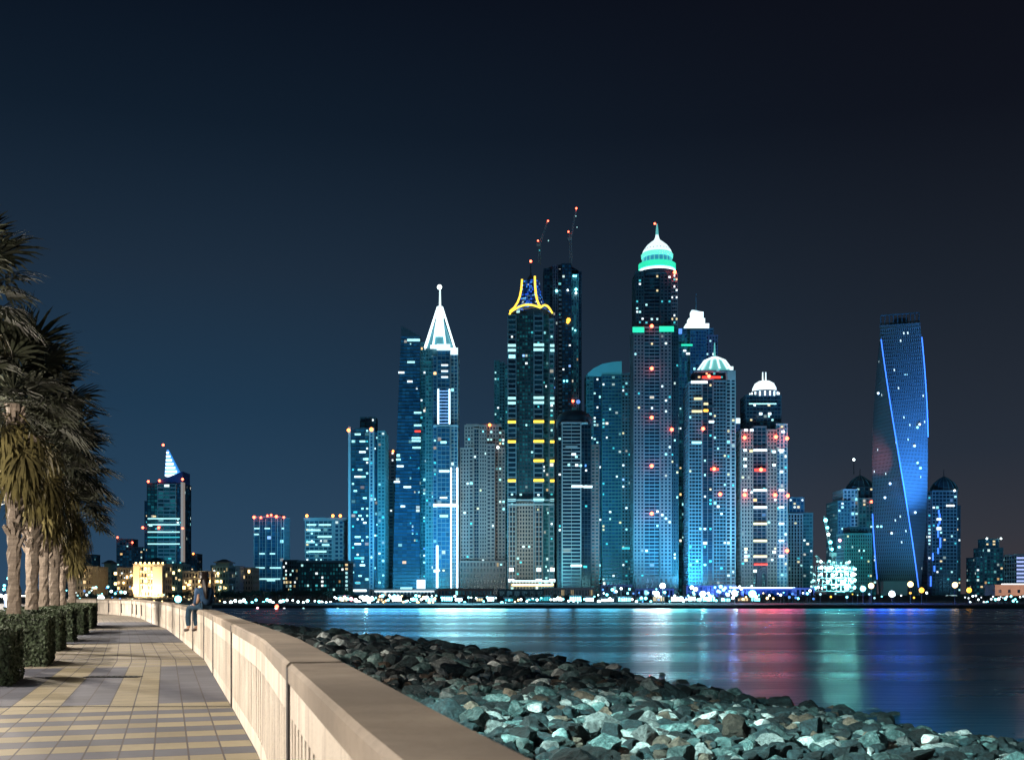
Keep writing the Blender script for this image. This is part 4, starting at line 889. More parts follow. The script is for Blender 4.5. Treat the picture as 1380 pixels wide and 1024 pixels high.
# dark breakwater bank on the right
b = MB(); prevr = None
for i in range(60):
    x = PX(985 + i * 9, 480); h = PZ(802.5 + 2.0 * noise.noise(Vector((i * .35, 1, 0))) + (7 if i < 4 else 0), 480)
    rw = [(x, 455, 1.0), (x, 470, h * .6 + .4), (x, 480, h), (x, 492, h * .9), (x, 510, 1.2)]
    if prevr:
        for a in range(4): b.face([prevr[a], rw[a], rw[a + 1], prevr[a + 1]])
    prevr = rw
tag(b.build('breakwater_bank', mland, smooth=True), kind='structure')

# ---- far shore trees
def leaf_cloud(mb, c, rx, rz, n, size, rr, m=0):
    for _ in range(n):
        d = Vector((rr.gauss(0, 1), rr.gauss(0, 1), rr.gauss(0, 1))).normalized() * rr.uniform(.55, 1) ** .6
        p = Vector((c[0] + d.x * rx, c[1] + d.y * rx, c[2] + d.z * rz))
        a = Vector((rr.gauss(0, 1), rr.gauss(0, 1), rr.gauss(0, 1))).normalized(); t_ = a.orthogonal().normalized() * size * rr.uniform(.6, 1.3); bb = a.cross(t_).normalized() * size * rr.uniform(.3, .7)
        mb.face([tuple(p - t_), tuple(p + bb), tuple(p + t_), tuple(p - bb)], m)
M['far_leaf'] = plain('far_foliage', (0.03, 0.07, 0.06), .9, var=.4, scale=.6); M['bark'] = plain('bark', (.12, .09, .07), .9)
protoT = []
for kind in range(3):
    r = random.Random(40 + kind); e = empty('tree' if kind < 2 else 'palm_tree', (0, 0, 0)); 
    b = MB(); b.tube((0, 0, 0), (.1, 0, 3.2 if kind < 2 else 5.5), .25, .16, 6)
    if kind < 2: b.tube((0, 0, 2), (1.0, .3, 3.6), .12, .08, 5); b.tube((0, 0, 2.2), (-.9, -.2, 3.8), .12, .08, 5)
    b.build('trunk', 'bark', e)
    b = MB()
    if kind < 2:
        for q in range(7): leaf_cloud(b, (r.uniform(-1.6, 1.6), r.uniform(-1.4, 1.4), r.uniform(2.8, 4.8)), r.uniform(.9, 1.4), r.uniform(.7, 1.1), 60, .28, r)
    else:
        for q in range(22):
            a = 2 * PI * q / 22 + r.uniform(-.1, .1); el = r.uniform(-.2, 1.1); L = r.uniform(1.8, 2.5); prev = Vector((0, 0, 5.5))
            for s_ in range(5):
                el2 = el - s_ * .38; nx = prev + Vector((math.cos(a) * math.cos(el2), math.sin(a) * math.cos(el2), math.sin(el2))) * L / 5
                sd = Vector((-math.sin(a), math.cos(a), 0)) * .28 * (1 - s_ / 6)
                b.face([tuple(prev - sd), tuple(prev), tuple(nx), tuple(nx - sd * .8 + Vector((0, 0, -.15)))]); b.face([tuple(prev), tuple(prev + sd), tuple(nx + sd * .8 + Vector((0, 0, -.15))), tuple(nx)]); prev = nx
    b.build('crown', 'far_leaf', e); protoT.append(e)
r = random.Random(77); usedp = [False] * 3; nt_i = 0
zones = [(60, 180, 'dark waterside tree left of the floodlit yellow building', 24), (225, 330, 'dark waterside tree below the amber lit low blocks', 20), (300, 470, 'dark tree in the belt below the striped tower and the low dark block', 40), (470, 640, 'small dark tree among the bright shore lights below the blue skyscrapers', 26),
         (640, 830, 'dark tree along the promenade below the yellow crowned tower', 26), (830, 1000, 'dark tree among the dazzling lights below the green banded tower', 26), (990, 1120, 'dark bushy tree in front of the blue entrance hall', 26), (1120, 1380, 'dark tree behind the breakwater below the twisted tower', 22)]
for u0, u1, lab, n in zones:
    for i in range(n):
        kind = r.choice([0, 1, 0, 1, 2]) if u0 > 450 else r.choice([0, 1]); o = protoT[kind]
        if usedp[kind]: o = copy_tree(protoT[kind])
        usedp[kind] = True
        Y = r.uniform(400, 600) if u0 > 60 else r.uniform(420, 600)
        u = u0 + (u1 - u0) * (i + r.uniform(.1, .9)) / n
        o.location = (PX(u, Y), Y, 1.3 + (Y - 325) * .0015)
        vt = {300: 795, 225: 797, 60: 799}.get(u0, 802) + r.uniform(-3, 4)
        if u0 == 990: vt = 799 + r.uniform(-2, 4)
        hh = PZ(vt, Y) - o.location.z; s_ = hh / (5.6 if kind < 2 else 6.5); s_ = max(.4, s_); o.scale = (s_ * 1.35, s_ * 1.2, s_); o.rotation_euler.z = r.uniform(0, 6.28)
        pl = (lab if kind < 2 else lab.replace('tree', 'palm', 1))
        tag(o, pl, 'tree' if kind < 2 else 'palm tree', 'trees along the far shore' if kind < 2 else 'palms along the far shore')

# ---- far shore lamps
def shore_lamp(u, v, Y, m, r_, label, light=0, lc=(.6, 1, 1), post=True):
    p = (PX(u, Y), Y, PZ(v, Y)); g = 1.2
    if post and p[2] > g + .6:
        label = label.replace(' lamp', ' post lamp', 1)
        e = empty('shore_lamp', (p[0], p[1], g), label, 'lamp', 'lamps along the far shore')
        k = 'post'
        if k not in unit:
            b = MB(); b.lathe([(.16, 0), (.10, .1), (.07, .9), (.09, 1)], 0, 0, 6); me = bpy.data.meshes.new('post'); me.from_pydata(b.v, [], b.f); me.materials.append(M['metal_dark']); unit[k] = me
        q = bpy.data.objects.new('post', unit[k]); COL.objects.link(q); q.parent = e; q.scale = (1, 1, p[2] - g - r_ * .8)
        q = bpy.data.objects.new('lantern', lamp_mesh(m)); COL.objects.link(q); q.parent = e; q.location = (0, 0, p[2] - g); q.scale = (r_, r_, r_)
    else:
        q = bpy.data.objects.new('bollard_light', lamp_mesh(m)); COL.objects.link(q); q.location = p; q.scale = (r_, r_, r_)
        tag(q, label, 'lamp', 'low lights along the far shore')
    if light: point('shore_light', (p[0], p[1] + r_ + .6, p[2] + .5), lc, light * .5, .7, R(150), (p[0], p[1] + 30, p[2] + 4))
    if light >= 6000: point('shore_glare_light', (p[0], p[1] - r_ - .6, p[2]), lc, light * .22, .5)
r = random.Random(11)
for x0, x1, n, lab, mats, vr, rr in ((300, 380, 13, 'white globe lamp on the shore below the striped tower', ['lamp_white', 'lamp_white', 'lamp_cyan'], (808, 812), (.6, 1.1)),
    (380, 450, 12, 'white globe lamp on the shore below the low dark block', ['lamp_white', 'lamp_cyan', 'lamp_white'], (808, 812), (.5, 1.0)),
    (450, 500, 17, 'white globe lamp in the dense cluster below the pale edged tower', ['lamp_white', 'lamp_cyan', 'lamp_pink', 'lamp_white'], (804, 812), (.5, 1.1)),
    (500, 590, 34, 'small bright lamp below the slanted tower and the white spire', ['lamp_white', 'lamp_white', 'lamp_cyan', 'lamp_warm'], (802, 812), (.4, 1.0)),
    (590, 665, 12, 'small lamp at the foot of the pink stone tower', ['lamp_white', 'lamp_cyan', 'lit_cyan', 'lamp_white'], (803, 813), (.35, .8)),
    (665, 800, 26, 'small lamp on the beach promenade below the yellow crowned tower', ['lamp_white', 'lamp_warm', 'lamp_cyan', 'lamp_white'], (805, 813), (.35, .85)),
    (800, 925, 38, 'bright cyan white lamp below the curved roof and green banded towers', ['lamp_cyan', 'lamp_white', 'lamp_cyan', 'lamp_white', 'lit_blue'], (792, 812), (.4, 1.0)),
    (925, 1000, 38, 'dazzling cyan lamp below the cyan tent crown tower', ['lamp_cyan', 'lamp_white', 'lamp_cyan', 'lit_cyan'], (788, 809), (.4, 1.2)),
    (1000, 1100, 20, 'lamp in front of the blue entrance hall', ['lamp_white', 'lamp_warm', 'lamp_cyan', 'lit_blue'], (795, 807), (.35, .9)),
    (1100, 1250, 14, 'lamp on the dark bank near the twisted tower', ['lamp_cyan', 'lamp_white', 'lamp_amber', 'lit_cyan'], (798, 806), (.35, .7)),
    (1300, 1380, 24, 'cyan white lamp under the canopies at the right edge', ['lamp_white', 'lamp_cyan', 'lit_white'], (802, 812), (.4, .9)),
    (80, 180, 34, 'small marina lamp behind the far bend of the parapet wall', ['lamp_white', 'lit_cyan', 'lit_blue', 'lamp_cyan', 'lit_white'], (790, 812), (.3, .9)),
    (0, 14, 5, 'bluish lamp glimpsed behind the first palm trunk', ['lamp_white', 'lamp_cyan'], (775, 805), (.6, 1.1)),
    (185, 300, 16, 'small lamp in the dark strip left of and behind the sitting person', ['lit_white', 'lamp_warm', 'lamp_cyan', 'lit_warm'], (800, 812), (.3, .6))):
    for i in range(n):
        u = x0 + (x1 - x0) * (i + r.uniform(.05, .95)) / n; Y = r.uniform(365, 400)
        shore_lamp(u, r.uniform(*vr), Y, r.choice(mats), r.uniform(*rr) * .58, lab)
for u, v, m, rr, lab, lt, lc in ((240, 807, 'lamp_cyan', 1.1, 'very bright cyan floodlight left of the sitting person', 900, (.3, .9, 1)), (136, 806, 'lamp_white', 1.1, 'bright white floodlight beyond the parapet wall bend', 500, (.6, .8, 1)),
    (494, 806, 'lamp_white', .9, 'brightest white floodlight below the pale edged tower', 6000, (.3, .8, 1)), (885, 800, 'lamp_white', .9, 'star bright floodlight above the beach below the green banded tower', 9000, (.4, .8, 1)),
    (893, 789, 'lamp_white', .9, 'star bright floodlight upper of the pair below the green banded tower', 9000, (.5, .9, 1)), (947, 800, 'lamp_white', .9, 'star bright cyan floodlight below the cyan tent crown tower', 9000, (.2, .8, 1)),
    (990, 799, 'lamp_white', .9, 'white floodlight at the left end of the blue entrance hall', 7000, (.3, .6, 1)), (1014, 800, 'lamp_cyan', 1.2, 'cyan floodlight in front of the blue entrance hall', 2500, (.2, .8, 1)),
    (1242, 795, 'lamp_amber', .85, 'large amber floodlight between the twisted tower and the right onion roofed tower', 2500, (1, .5, .12)), (1306, 795, 'lamp_amber', .85, 'large amber floodlight right of the right onion roofed tower', 2500, (1, .5, .12)),
    (1163, 793, 'lamp_cyan', .9, 'cyan floodlight left of the twisted tower foot', 2500, (.3, 1, .9)), (1174, 789, 'lamp_warm', .9, 'warm lantern on a pole left of the twisted tower foot', 800, (1, .7, .4)), (1227, 787, 'lamp_warm', .9, 'warm lantern at the right foot of the twisted tower', 500, (1, .7, .4)), (1287, 788, 'lamp_warm', .9, 'warm lantern on a pole before the right onion roofed tower', 500, (1, .7, .4)), (1202, 800, 'lamp_white', 1.0, 'white lamp before the twisted tower podium', 500, (.8, 1, 1)),
    (347, 819, 'lamp_pink', .3, 'tiny pink light on the waterline left of the red one', 0, 0), (373, 817, 'red_lamp', .55, 'tiny red light on the dark waterline', 0, 0), (372, 820, 'lamp_white', .35, 'tiny white light under the red waterline light', 0, 0), (383, 820, 'lit_white', .35, 'tiny white light just right of the red waterline light', 0, 0), (409, 820, 'lit_cyan', .35, 'tiny light on the waterline below the low dark block', 0, 0), (455, 820, 'lit_cyan', .35, 'tiny light on the waterline below the pale edged tower', 0, 0)):
    shore_lamp(u, v, 345 if v < 815 else 322, m, rr, lab, lt, lc, post=v < 815)

# ---- unseen lamps added so their reflections make coloured columns on the water
for u, col, p, rr in [(455, (.1, .5, 1), 1900, 1.5), (480, (.15, .6, 1), 1400, 1.5), (505, (.1, .5, 1), 1900, 1.5), (530, (.08, .5, 1), 1900, 1.5), (556, (.1, .55, 1), 1900, 1.5), (580, (.25, .8, 1), 1500, 1.5), (602, (.35, .85, 1), 2200, 1.5), (622, (.3, .8, 1), 2000, 1.5), (645, (.3, .8, 1), 2000, 1.5), (668, (.3, .85, 1), 1600, 1.5), (695, (.15, .6, .9), 1900, 1.5),
    (722, (.15, .5, .8), 1900, 1.5), (755, (.1, .45, .8), 1900, 1.5), (790, (.1, .5, .8), 1900, 1.5), (820, (.1, .6, .9), 1900, 1.5), (845, (.15, .65, .9), 1000, 1.5), (868, (.5, .8, 1), 1600, 1.5), (890, (.6, .9, 1), 2200, 1.5), (912, (.2, .85, .95), 1300, 1.5), (940, (.05, .7, .9), 1500, 1.5), (965, (.12, .45, 1), 1200, 1.5),
    (992, (.8, .15, .5), 600, 1.5), (1012, (1, .2, .4), 1000, 1.5), (1032, (1, .14, .22), 1400, 1.5), (1052, (1, .12, .28), 1100, 1.5), (1070, (.9, .2, .45), 800, 1.5), (1098, (.04, .5, .7), 600, 1.5), (1122, (.05, .7, .8), 700, 1.5), (1146, (.04, .5, .7), 800, 1.5),
    (1178, (.03, .12, 1), 1500, 1.5), (1200, (.03, .15, 1), 1800, 1.5), (1222, (.03, .12, 1), 1800, 1.5), (1245, (.03, .15, .9), 1300, 1.5), (1275, (.05, .2, .6), 400, 1.5)]:
    point('added_streak_light', (PX(u, 352), 352, 4.6), col, p * (5.0 if 570 < u < 680 or 860 < u < 915 else 2.2), rr * 2.4)
# ---- city light that washes the facades
r = random.Random(9)
for u, Y, z, col, p in ((362, 1040, 8, (.15, .6, 1), 1.2e5), (437, 1090, 12, (.3, .8, 1), 1.0e5), (485, 1030, 8, (.12, .55, 1), 2.4e5), (515, 1040, 8, (.1, .6, 1), 1.5e5), (548, 1060, 8, (.08, .5, 1), 3.0e5), (575, 1020, 8, (.15, .75, 1), 2.4e5), (600, 1010, 8, (.3, .75, 1), 1.8e5),
    (635, 1000, 8, (1, .75, .72), 2.2e5), (665, 1000, 8, (1, .75, .68), 2.0e5), (690, 1010, 5, (1, .72, .5), 0.6e5), (715, 1005, 5, (1, .74, .5), 0.7e5), (742, 1005, 5, (.3, .85, 1), 1.2e5), (776, 940, 8, (.4, .7, 1), 1.2e5), (800, 960, 8, (.5, .9, 1), 1.2e5), (828, 1040, 10, (.12, .75, 1), 3.6e5),
    (862, 1000, 10, (.5, .62, .9), 1.8e5), (900, 1000, 10, (.35, .55, 1), 1.9e5), (925, 1060, 10, (.08, .6, 1), 3.2e5), (950, 990, 8, (.25, .7, 1), 2.4e5), (980, 990, 8, (.3, .7, 1), 2.2e5), (1010, 990, 8, (.9, .6, .8), 1.8e5), (1040, 990, 8, (.7, .6, 1), 1.8e5), (1060, 1000, 8, (.3, .8, 1), 1.4e5), (1085, 1050, 8, (.4, .7, 1), 1.4e5),
    (1150, 960, 8, (.1, .9, .85), 1.6e5), (1180, 960, 8, (.2, .7, .8), 0.8e5), (1272, 1060, 8, (.45, .6, 1), 1.0e5), (1335, 1080, 8, (.25, .6, 1), 0.9e5), (220, 1220, 10, (.15, .6, 1), 1.6e5), (425, 880, 6, (.1, .6, .8), 0.3e5)):
    point('city_light', (PX(u, Y), Y - 34, z + 4), (col[0] * .58, col[1] * .95, col[2] * .92), p * (1.35 if 460 < u < 620 or 820 < u < 1000 else 0.75 if u > 400 else 1.2), 2.0, R(150), (PX(u, Y), Y, 75))

# ================================================================== PROMENADE
WALL = [(-4, 1.75), (2.67, -.276), (6.1, -1.2), (10, -2.25), (14.7, -3.7), (25.2, -6.97), (29.3, -8.4), (36.5, -10.9), (47, -14.6), (55, -17.8), (66, -22), (72.6, -24.8), (75.7, -26.6), (81.8, -30.5), (88, -36), (93, -43), (97, -52)]
WT = 0.31; WH_ = 1.10; TOPZ = GZ + WH_
def wx(Y): return interp(WALL, Y)
def wdir(Y):
    d = Vector((wx(Y + .3) - wx(Y - .3), .6, 0)).normalized(); return d
def wnorm(Y):   # towards the sea
    d = wdir(Y); return Vector((d.y, -d.x, 0))
def wp(Y, off, z):
    n = wnorm(Y); return (wx(Y) + n.x * off, Y + n.y * off, z)

def paving(name, col, dark):
    m, nt, b = new_mat(name)
    uv = N(nt, 'ShaderNodeTexCoord').outputs['UV']; s = N(nt, 'ShaderNodeSeparateXYZ'); nt.links.new(uv, s.inputs[0])
    fx = mathn(nt, 'FRACT', s.outputs[0]); fy = mathn(nt, 'FRACT', s.outputs[1])
    jm = mathn(nt, 'MAXIMUM', mathn(nt, 'GREATER_THAN', mathn(nt, 'ABSOLUTE', mathn(nt, 'SUBTRACT', fx, .5)), .472), mathn(nt, 'GREATER_THAN', mathn(nt, 'ABSOLUTE', mathn(nt, 'SUBTRACT', fy, .5)), .482))
    cb = N(nt, 'ShaderNodeCombineXYZ'); nt.links.new(mathn(nt, 'FLOOR', s.outputs[0]), cb.inputs[0]); nt.links.new(mathn(nt, 'FLOOR', s.outputs[1]), cb.inputs[1])
    wn = N(nt, 'ShaderNodeTexWhiteNoise', noise_dimensions='2D'); nt.links.new(cb.outputs[0], wn.inputs['Vector'])
    oc = obj_coord(nt); ns = noise_tex(nt, oc, 9, 6, .7); big = noise_tex(nt, oc, .7, 3)
    v = mathn(nt, 'ADD', mathn(nt, 'MULTIPLY_ADD', wn.outputs['Value'], .34, .40), mathn(nt, 'ADD', mathn(nt, 'MULTIPLY', ns, .5), mathn(nt, 'MULTIPLY', big, .55)))
    c = mixc(nt, 1.0, col, v, 'MULTIPLY'); 
    c2 = mixc(nt, jm, c, (.045, .04, .045)); nt.links.new(c2, b.inputs['Base Color']); b.inputs['Roughness'].default_value = .78
    h = mathn(nt, 'SUBTRACT', mathn(nt, 'MULTIPLY', ns, .3), jm); bump(nt, b, h, .5, .006)
    return m
mpY = paving('yellow_paver', (.205, .18, .118), 0); mpG = paving('grey_paver', (.068, .074, .098), 0); mpB = paving('buff_paver', (.20, .18, .15), 0); mpS = paving('slate_paver', (.06, .068, .09), 0)
b = MB(); TL = .31; TS = .45; NL = 12
nrow = int((96 - (-3)) / TS)
for j in range(nrow):
    Ya = -3 + j * TS; Yb = Ya + TS; Ym = (Ya + Yb) / 2
    for i in range(NL):
        if Ym < 14.6: m = 0 if (j % 2) else 1
        elif Ym < 15.5: m = 0
        elif Ym < 23.1: m = 1 if ((i // 2) % 2 == 0 or i < 3) and not (i in (3,)) else 0; m = {0: 1, 1: 1, 2: 1, 3: 0, 4: 0, 5: 1, 6: 1, 7: 0, 8: 0, 9: 1, 10: 1, 11: 1}[i]
        elif Ym < 25.4: m = 0 if (j % 2) else 2
        elif Ym < 34: m = 2 if (j % 3) else 0
        elif Ym < 46: m = 3 if (j % 4) else 1
        elif Ym < 50: m = 2
        elif Ym < 58: m = 3
        else: m = 2
        if Ym < 14.6 and m == 1 and False: m = 3
        a = wp(Ya, -i * TL, GZ); c = wp(Ya, -(i + 1) * TL, GZ); d = wp(Yb, -(i + 1) * TL, GZ); e_ = wp(Yb, -i * TL, GZ)
        b.face([c, a, e_, d], m, [(i + 1, j), (i, j), (i, j + 1), (i + 1, j + 1)])
tag(b.build('promenade_paving', [mpY, mpG, mpB, mpS]), kind='structure')
# expansion joints across the paving (dark 4 cm strips)
b = MB()
for Yj in (6.4, 14.7, 25.2, 36.5, 47, 55, 66):
    a, c = wp(Yj, 0, GZ + .004), wp(Yj, -3.7, GZ + .004); b.face([(c[0], Yj - .0, c[2]), (a[0], Yj, a[2]), (a[0], Yj + .07, a[2]), (c[0], Yj + .07, c[2])])
jm_ = plain('black_joint', (.008, .008, .01), .9); tag(b.build('expansion_joints', jm_), kind='structure')
e = empty('drain_grate', (-7.15, 19.9, GZ), 'dark slotted drain grate set in the pavement', 'drain')
b = MB(); b.box(-7.62, -6.65, 19.75, 20.05, GZ + .004, GZ + .012)
b.build('frame', jm_, e); b = MB()
for i in range(9): b.box(-7.58 + i * .1, -7.53 + i * .1, 19.8, 20.0, GZ + .0125, GZ + .02)
b.build('bars', 'metal_dark', e)
# planting strip, kerb, road
md = plain('planter_soil', (.05, .035, .025), .95, scale=4); b = MB()
HE = lambda Y: -2.1 - .336 * Y + (0 if Y < 47 else -(Y - 47) * .05 if Y < 75 else -1.4 - (Y - 75) * .9)
for j in range(50):
    Ya, Yb = -3 + j * 2, -1 + j * 2
    a, c = wp(Ya, -12 * TL, GZ - .004), wp(Yb, -12 * TL, GZ - .004)
    b.face([(a[0] - 2.6, a[1], GZ - .004), a, c, (c[0] - 2.6, c[1], GZ - .004)])
tag(b.build('planting_strip', md), kind='structure')
ma = plain('asphalt', (.05, .05, .055), .85, scale=3, bmp=.3); b = MB()
for j in range(50):
    Ya, Yb = -3 + j * 2, -1 + j * 2
    a, c = wp(Ya, -12 * TL, 0), wp(Yb, -12 * TL, 0)
    b.face([(-120, Ya, GZ - .12), (a[0] - 2.6, a[1], GZ - .12), (c[0] - 2.6, c[1], GZ - .12), (-120, Yb, GZ - .12)])
b.face([(-120, 97, GZ - .12), (-50, 97, GZ - .12), (-50, 97, -1), (-120, 97, -1)])
tag(b.build('road', ma), kind='structure')
b = MB()
for j in range(50):
    Ya, Yb = -3 + j * 2, -1.02 + j * 2
    a, c = wp(Ya, -12 * TL, 0), wp(Yb, -12 * TL, 0)
    b.hexa([(a[0] - 2.78, a[1], GZ - .2), (a[0] - 2.605, a[1], GZ - .2), (c[0] - 2.605, c[1], GZ - .2), (c[0] - 2.78, c[1], GZ - .2), (a[0] - 2.78, a[1], GZ + .01), (a[0] - 2.605, a[1], GZ + .01), (c[0] - 2.605, c[1], GZ + .01), (c[0] - 2.78, c[1], GZ + .01)])
tag(b.build('kerb', 'stone_beige'), kind='structure')

# ---- parapet wall
mc, nt, b_ = new_mat('cast_concrete')
oc = obj_coord(nt); a1 = noise_tex(nt, oc, 1.3, 6, .65); mp = N(nt, 'ShaderNodeMapping'); nt.links.new(oc, mp.inputs[0]); mp.inputs['Scale'].default_value = (5, 5, .5)
st = noise_tex(nt, mp.outputs[0], 1.0, 4, .6); fine = noise_tex(nt, oc, 60, 4, .7)
c1 = ramp(nt, a1, [(.3, (.62, .55, .46)), (.7, (.83, .76, .66))]); c2 = mixc(nt, ramp(nt, st, [(.46, (0, 0, 0)), (.70, (.75, .75, .75))]), c1, (.34, .28, .24))
c3 = mixc(nt, ramp(nt, fine, [(.3, (.35,) * 3), (.5, (0, 0, 0))]), c2, (.2, .16, .13)); nt.links.new(c3, b_.inputs['Base Color']); b_.inputs['Roughness'].default_value = .85
bump(nt, b_, fine, .35, .004)
mcop, nt, b_ = new_mat('coping_concrete')
oc = obj_coord(nt); a1 = noise_tex(nt, oc, 2.2, 6, .7); fine = noise_tex(nt, oc, 45, 5, .75); lg = noise_tex(nt, oc, .5, 4, .6)
c1 = ramp(nt, a1, [(.3, (.29, .235, .18)), (.7, (.47, .395, .31))]); c2 = mixc(nt, ramp(nt, lg, [(.40, (0, 0, 0)), (.62, (.7,) * 3)]), c1, (.16, .135, .11)); c3 = mixc(nt, ramp(nt, fine, [(.25, (.5,) * 3), (.48, (0, 0, 0))]), c2, (.13, .1, .08))
nt.links.new(c3, b_.inputs['Base Color']); b_.inputs['Roughness'].default_value = .8; bump(nt, b_, fine, .4, .004)
mdk = plain('weathered_dark_concrete', (.05, .047, .05), .85, scale=3, bmp=.3)
wall = empty('parapet_wall', (wx(10), 10, GZ), 'long buff concrete parapet wall curving away beside the paved promenade', 'wall')
joints = [-4, 2.2, 6.4, 14.7, 20.4, 25.2, 29.3, 36.5, 41.5, 47, 51, 55, 60.5, 66, 69.5, 72.6, 75.7, 78.8, 81.8, 85, 88, 93, 97]
for ja, jb in zip(joints[:-1], joints[1:]):
    Y0, Y1 = ja + .07, jb - .07; nseg = max(2, int((Y1 - Y0) / 1.0))
    b = MB(); Ys = [Y0 + (Y1 - Y0) * i / nseg for i in range(nseg + 1)]
    def strip(b, Ys, o0, o1, z0, z1, m=0):
        for A_, B_ in zip(Ys[:-1], Ys[1:]):
            b.face([wp(A_, o0, z0), wp(B_, o0, z0), wp(B_, o0, z1), wp(A_, o0, z1)], m); b.face([wp(B_, o1, z0), wp(A_, o1, z0), wp(A_, o1, z1), wp(B_, o1, z1)], m)
            b.face([wp(A_, o0, z1), wp(B_, o0, z1), wp(B_, o1, z1), wp(A_, o1, z1)], m); b.face([wp(A_, o1, z0), wp(B_, o1, z0), wp(B_, o0, z0), wp(A_, o0, z0)], m)
        for q, flip in ((Ys[0], 0), (Ys[-1], 1)):
            f = [wp(q, o0, z0), wp(q, o0, z1), wp(q, o1, z1), wp(q, o1, z0)]; b.face(f if not flip else f[::-1], m)
    strip(b, Ys, .055, WT - .02, 1.6, TOPZ - .115)
    strip(b, Ys, 0.0, .056, GZ - .1, GZ + .16); strip(b, Ys, 0, .056, TOPZ - .30, TOPZ - .116)
    if Y0 < 60:   # vertical ribs cast in the face
        step = .22; n = int((Y1 - Y0) / step)
        for i in range(n + 1):
            ya = Y0 + (Y1 - Y0 - .13) * i / n; strip(b, [ya, ya + .13], -.004 if i % 1 else 0.0, .0555, GZ + .161, TOPZ - .301)
    b.build('panel', mc, wall)
    b = MB(); o0, o1 = -.012, WT + .015; c = .02
    for A_, B_ in zip(Ys[:-1], Ys[1:]):
        pr = [(o0, TOPZ - .11), (o0, TOPZ - c), (o0 + c, TOPZ), (o1 - c, TOPZ), (o1, TOPZ - c), (o1, TOPZ - .11)]
        for (oa, za), (ob, zb_) in zip(pr, pr[1:] + pr[:1]): b.face([wp(A_, oa, za), wp(B_, oa, za), wp(B_, ob, zb_), wp(A_, ob, zb_)])
    for q, fl in ((Ys[0], 0), (Ys[-1], 1)): f = [wp(q, oa, za) for oa, za in pr]; b.face(f[::-1] if fl else f)
    b.build('coping', mcop, wall)
for j in joints[1:-1]:
    b = MB()
    for A_, B_ in ((j - .065, j + .065),):
        p = [wp(A_, -.015, 0), wp(B_, -.015, 0), wp(B_, WT - .03, 0), wp(A_, WT - .03, 0)]
        b.prism([(q[0], q[1]) for q in p][::-1], GZ - .2, TOPZ - .03)
    b.build('joint_post', mdk, wall)

# ---- street lamps (outside the left edge of the view, over the road side of the planting strip)
for i, (Y, pw_) in enumerate(((0.0, 2300), (9.2, 3400), (18.9, 3600), (30.2, 4400), (41.5, 5000), (54.0, 6000), (68.0, 9000))):
    x = wx(Y) - 12 * TL - 7.2 if Y < 50 else (-25.2 if Y < 60 else -33.5)
    e = empty('street_lamp', (x, Y, GZ - .12), ['street lamp nearest the camera beyond the left edge', 'second street lamp along the road beyond the left edge', 'third street lamp along the road beyond the left edge', 'fourth street lamp along the road beyond the left edge', 'street lamp sixth along the road, beyond the left edge', 'fifth street lamp along the road beyond the left edge', 'farthest street lamp beyond the left edge'][i], 'street lamp', 'street lamps along the road')
    b = MB(); b.lathe([(.16, GZ - .12), (.16, GZ + .2), (.09, GZ + .3), (.055, GZ + 5.6)], x, Y, 10); b.path([(x, Y, GZ + 5.6), (x + .5, Y, GZ + 5.85), (x + 1.3, Y, GZ + 5.9)], .04); b.build('pole', 'metal_dark', e)
    b = MB(); b.prism([(x + 1.2, Y - .14), (x + 1.95, Y - .1), (x + 1.95, Y + .1), (x + 1.2, Y + .14)], GZ + 5.84, GZ + 5.96); b.build('head', 'metal_dark', e)
    b = MB(); b.box(x + 1.3, x + 1.85, Y - .08, Y + .08, GZ + 5.81, GZ + 5.836); b.build('lens', 'lamp_warm', e)
    point('street_light', (x + 1.6, Y, GZ + 5.65), (1.0, .87, .73), pw_ * (1.40 if Y < 50 else 1.0), .10)

# cool white floodlight on a tall mast, aimed over the wall at the rocks
e = empty('floodlight_mast', (-9.6, 13.8, GZ), 'tall cool white floodlight mast on the planting strip beyond the left edge', 'floodlight')
b = MB(); b.lathe([(.18, GZ), (.08, GZ + 10)], -9.6, 13.8, 10); b.build('pole', 'metal_dark', e)
b = MB(); b.box(-9.9, -9.35, 13.6, 14.1, GZ + 10, GZ + 10.35); b.build('housing', 'metal_dark', e)
point('flood_light', (-9.1, 14.0, GZ + 10.1), (.62, 1.0, .95), 62000, .10, R(68), (14, 28, 1))
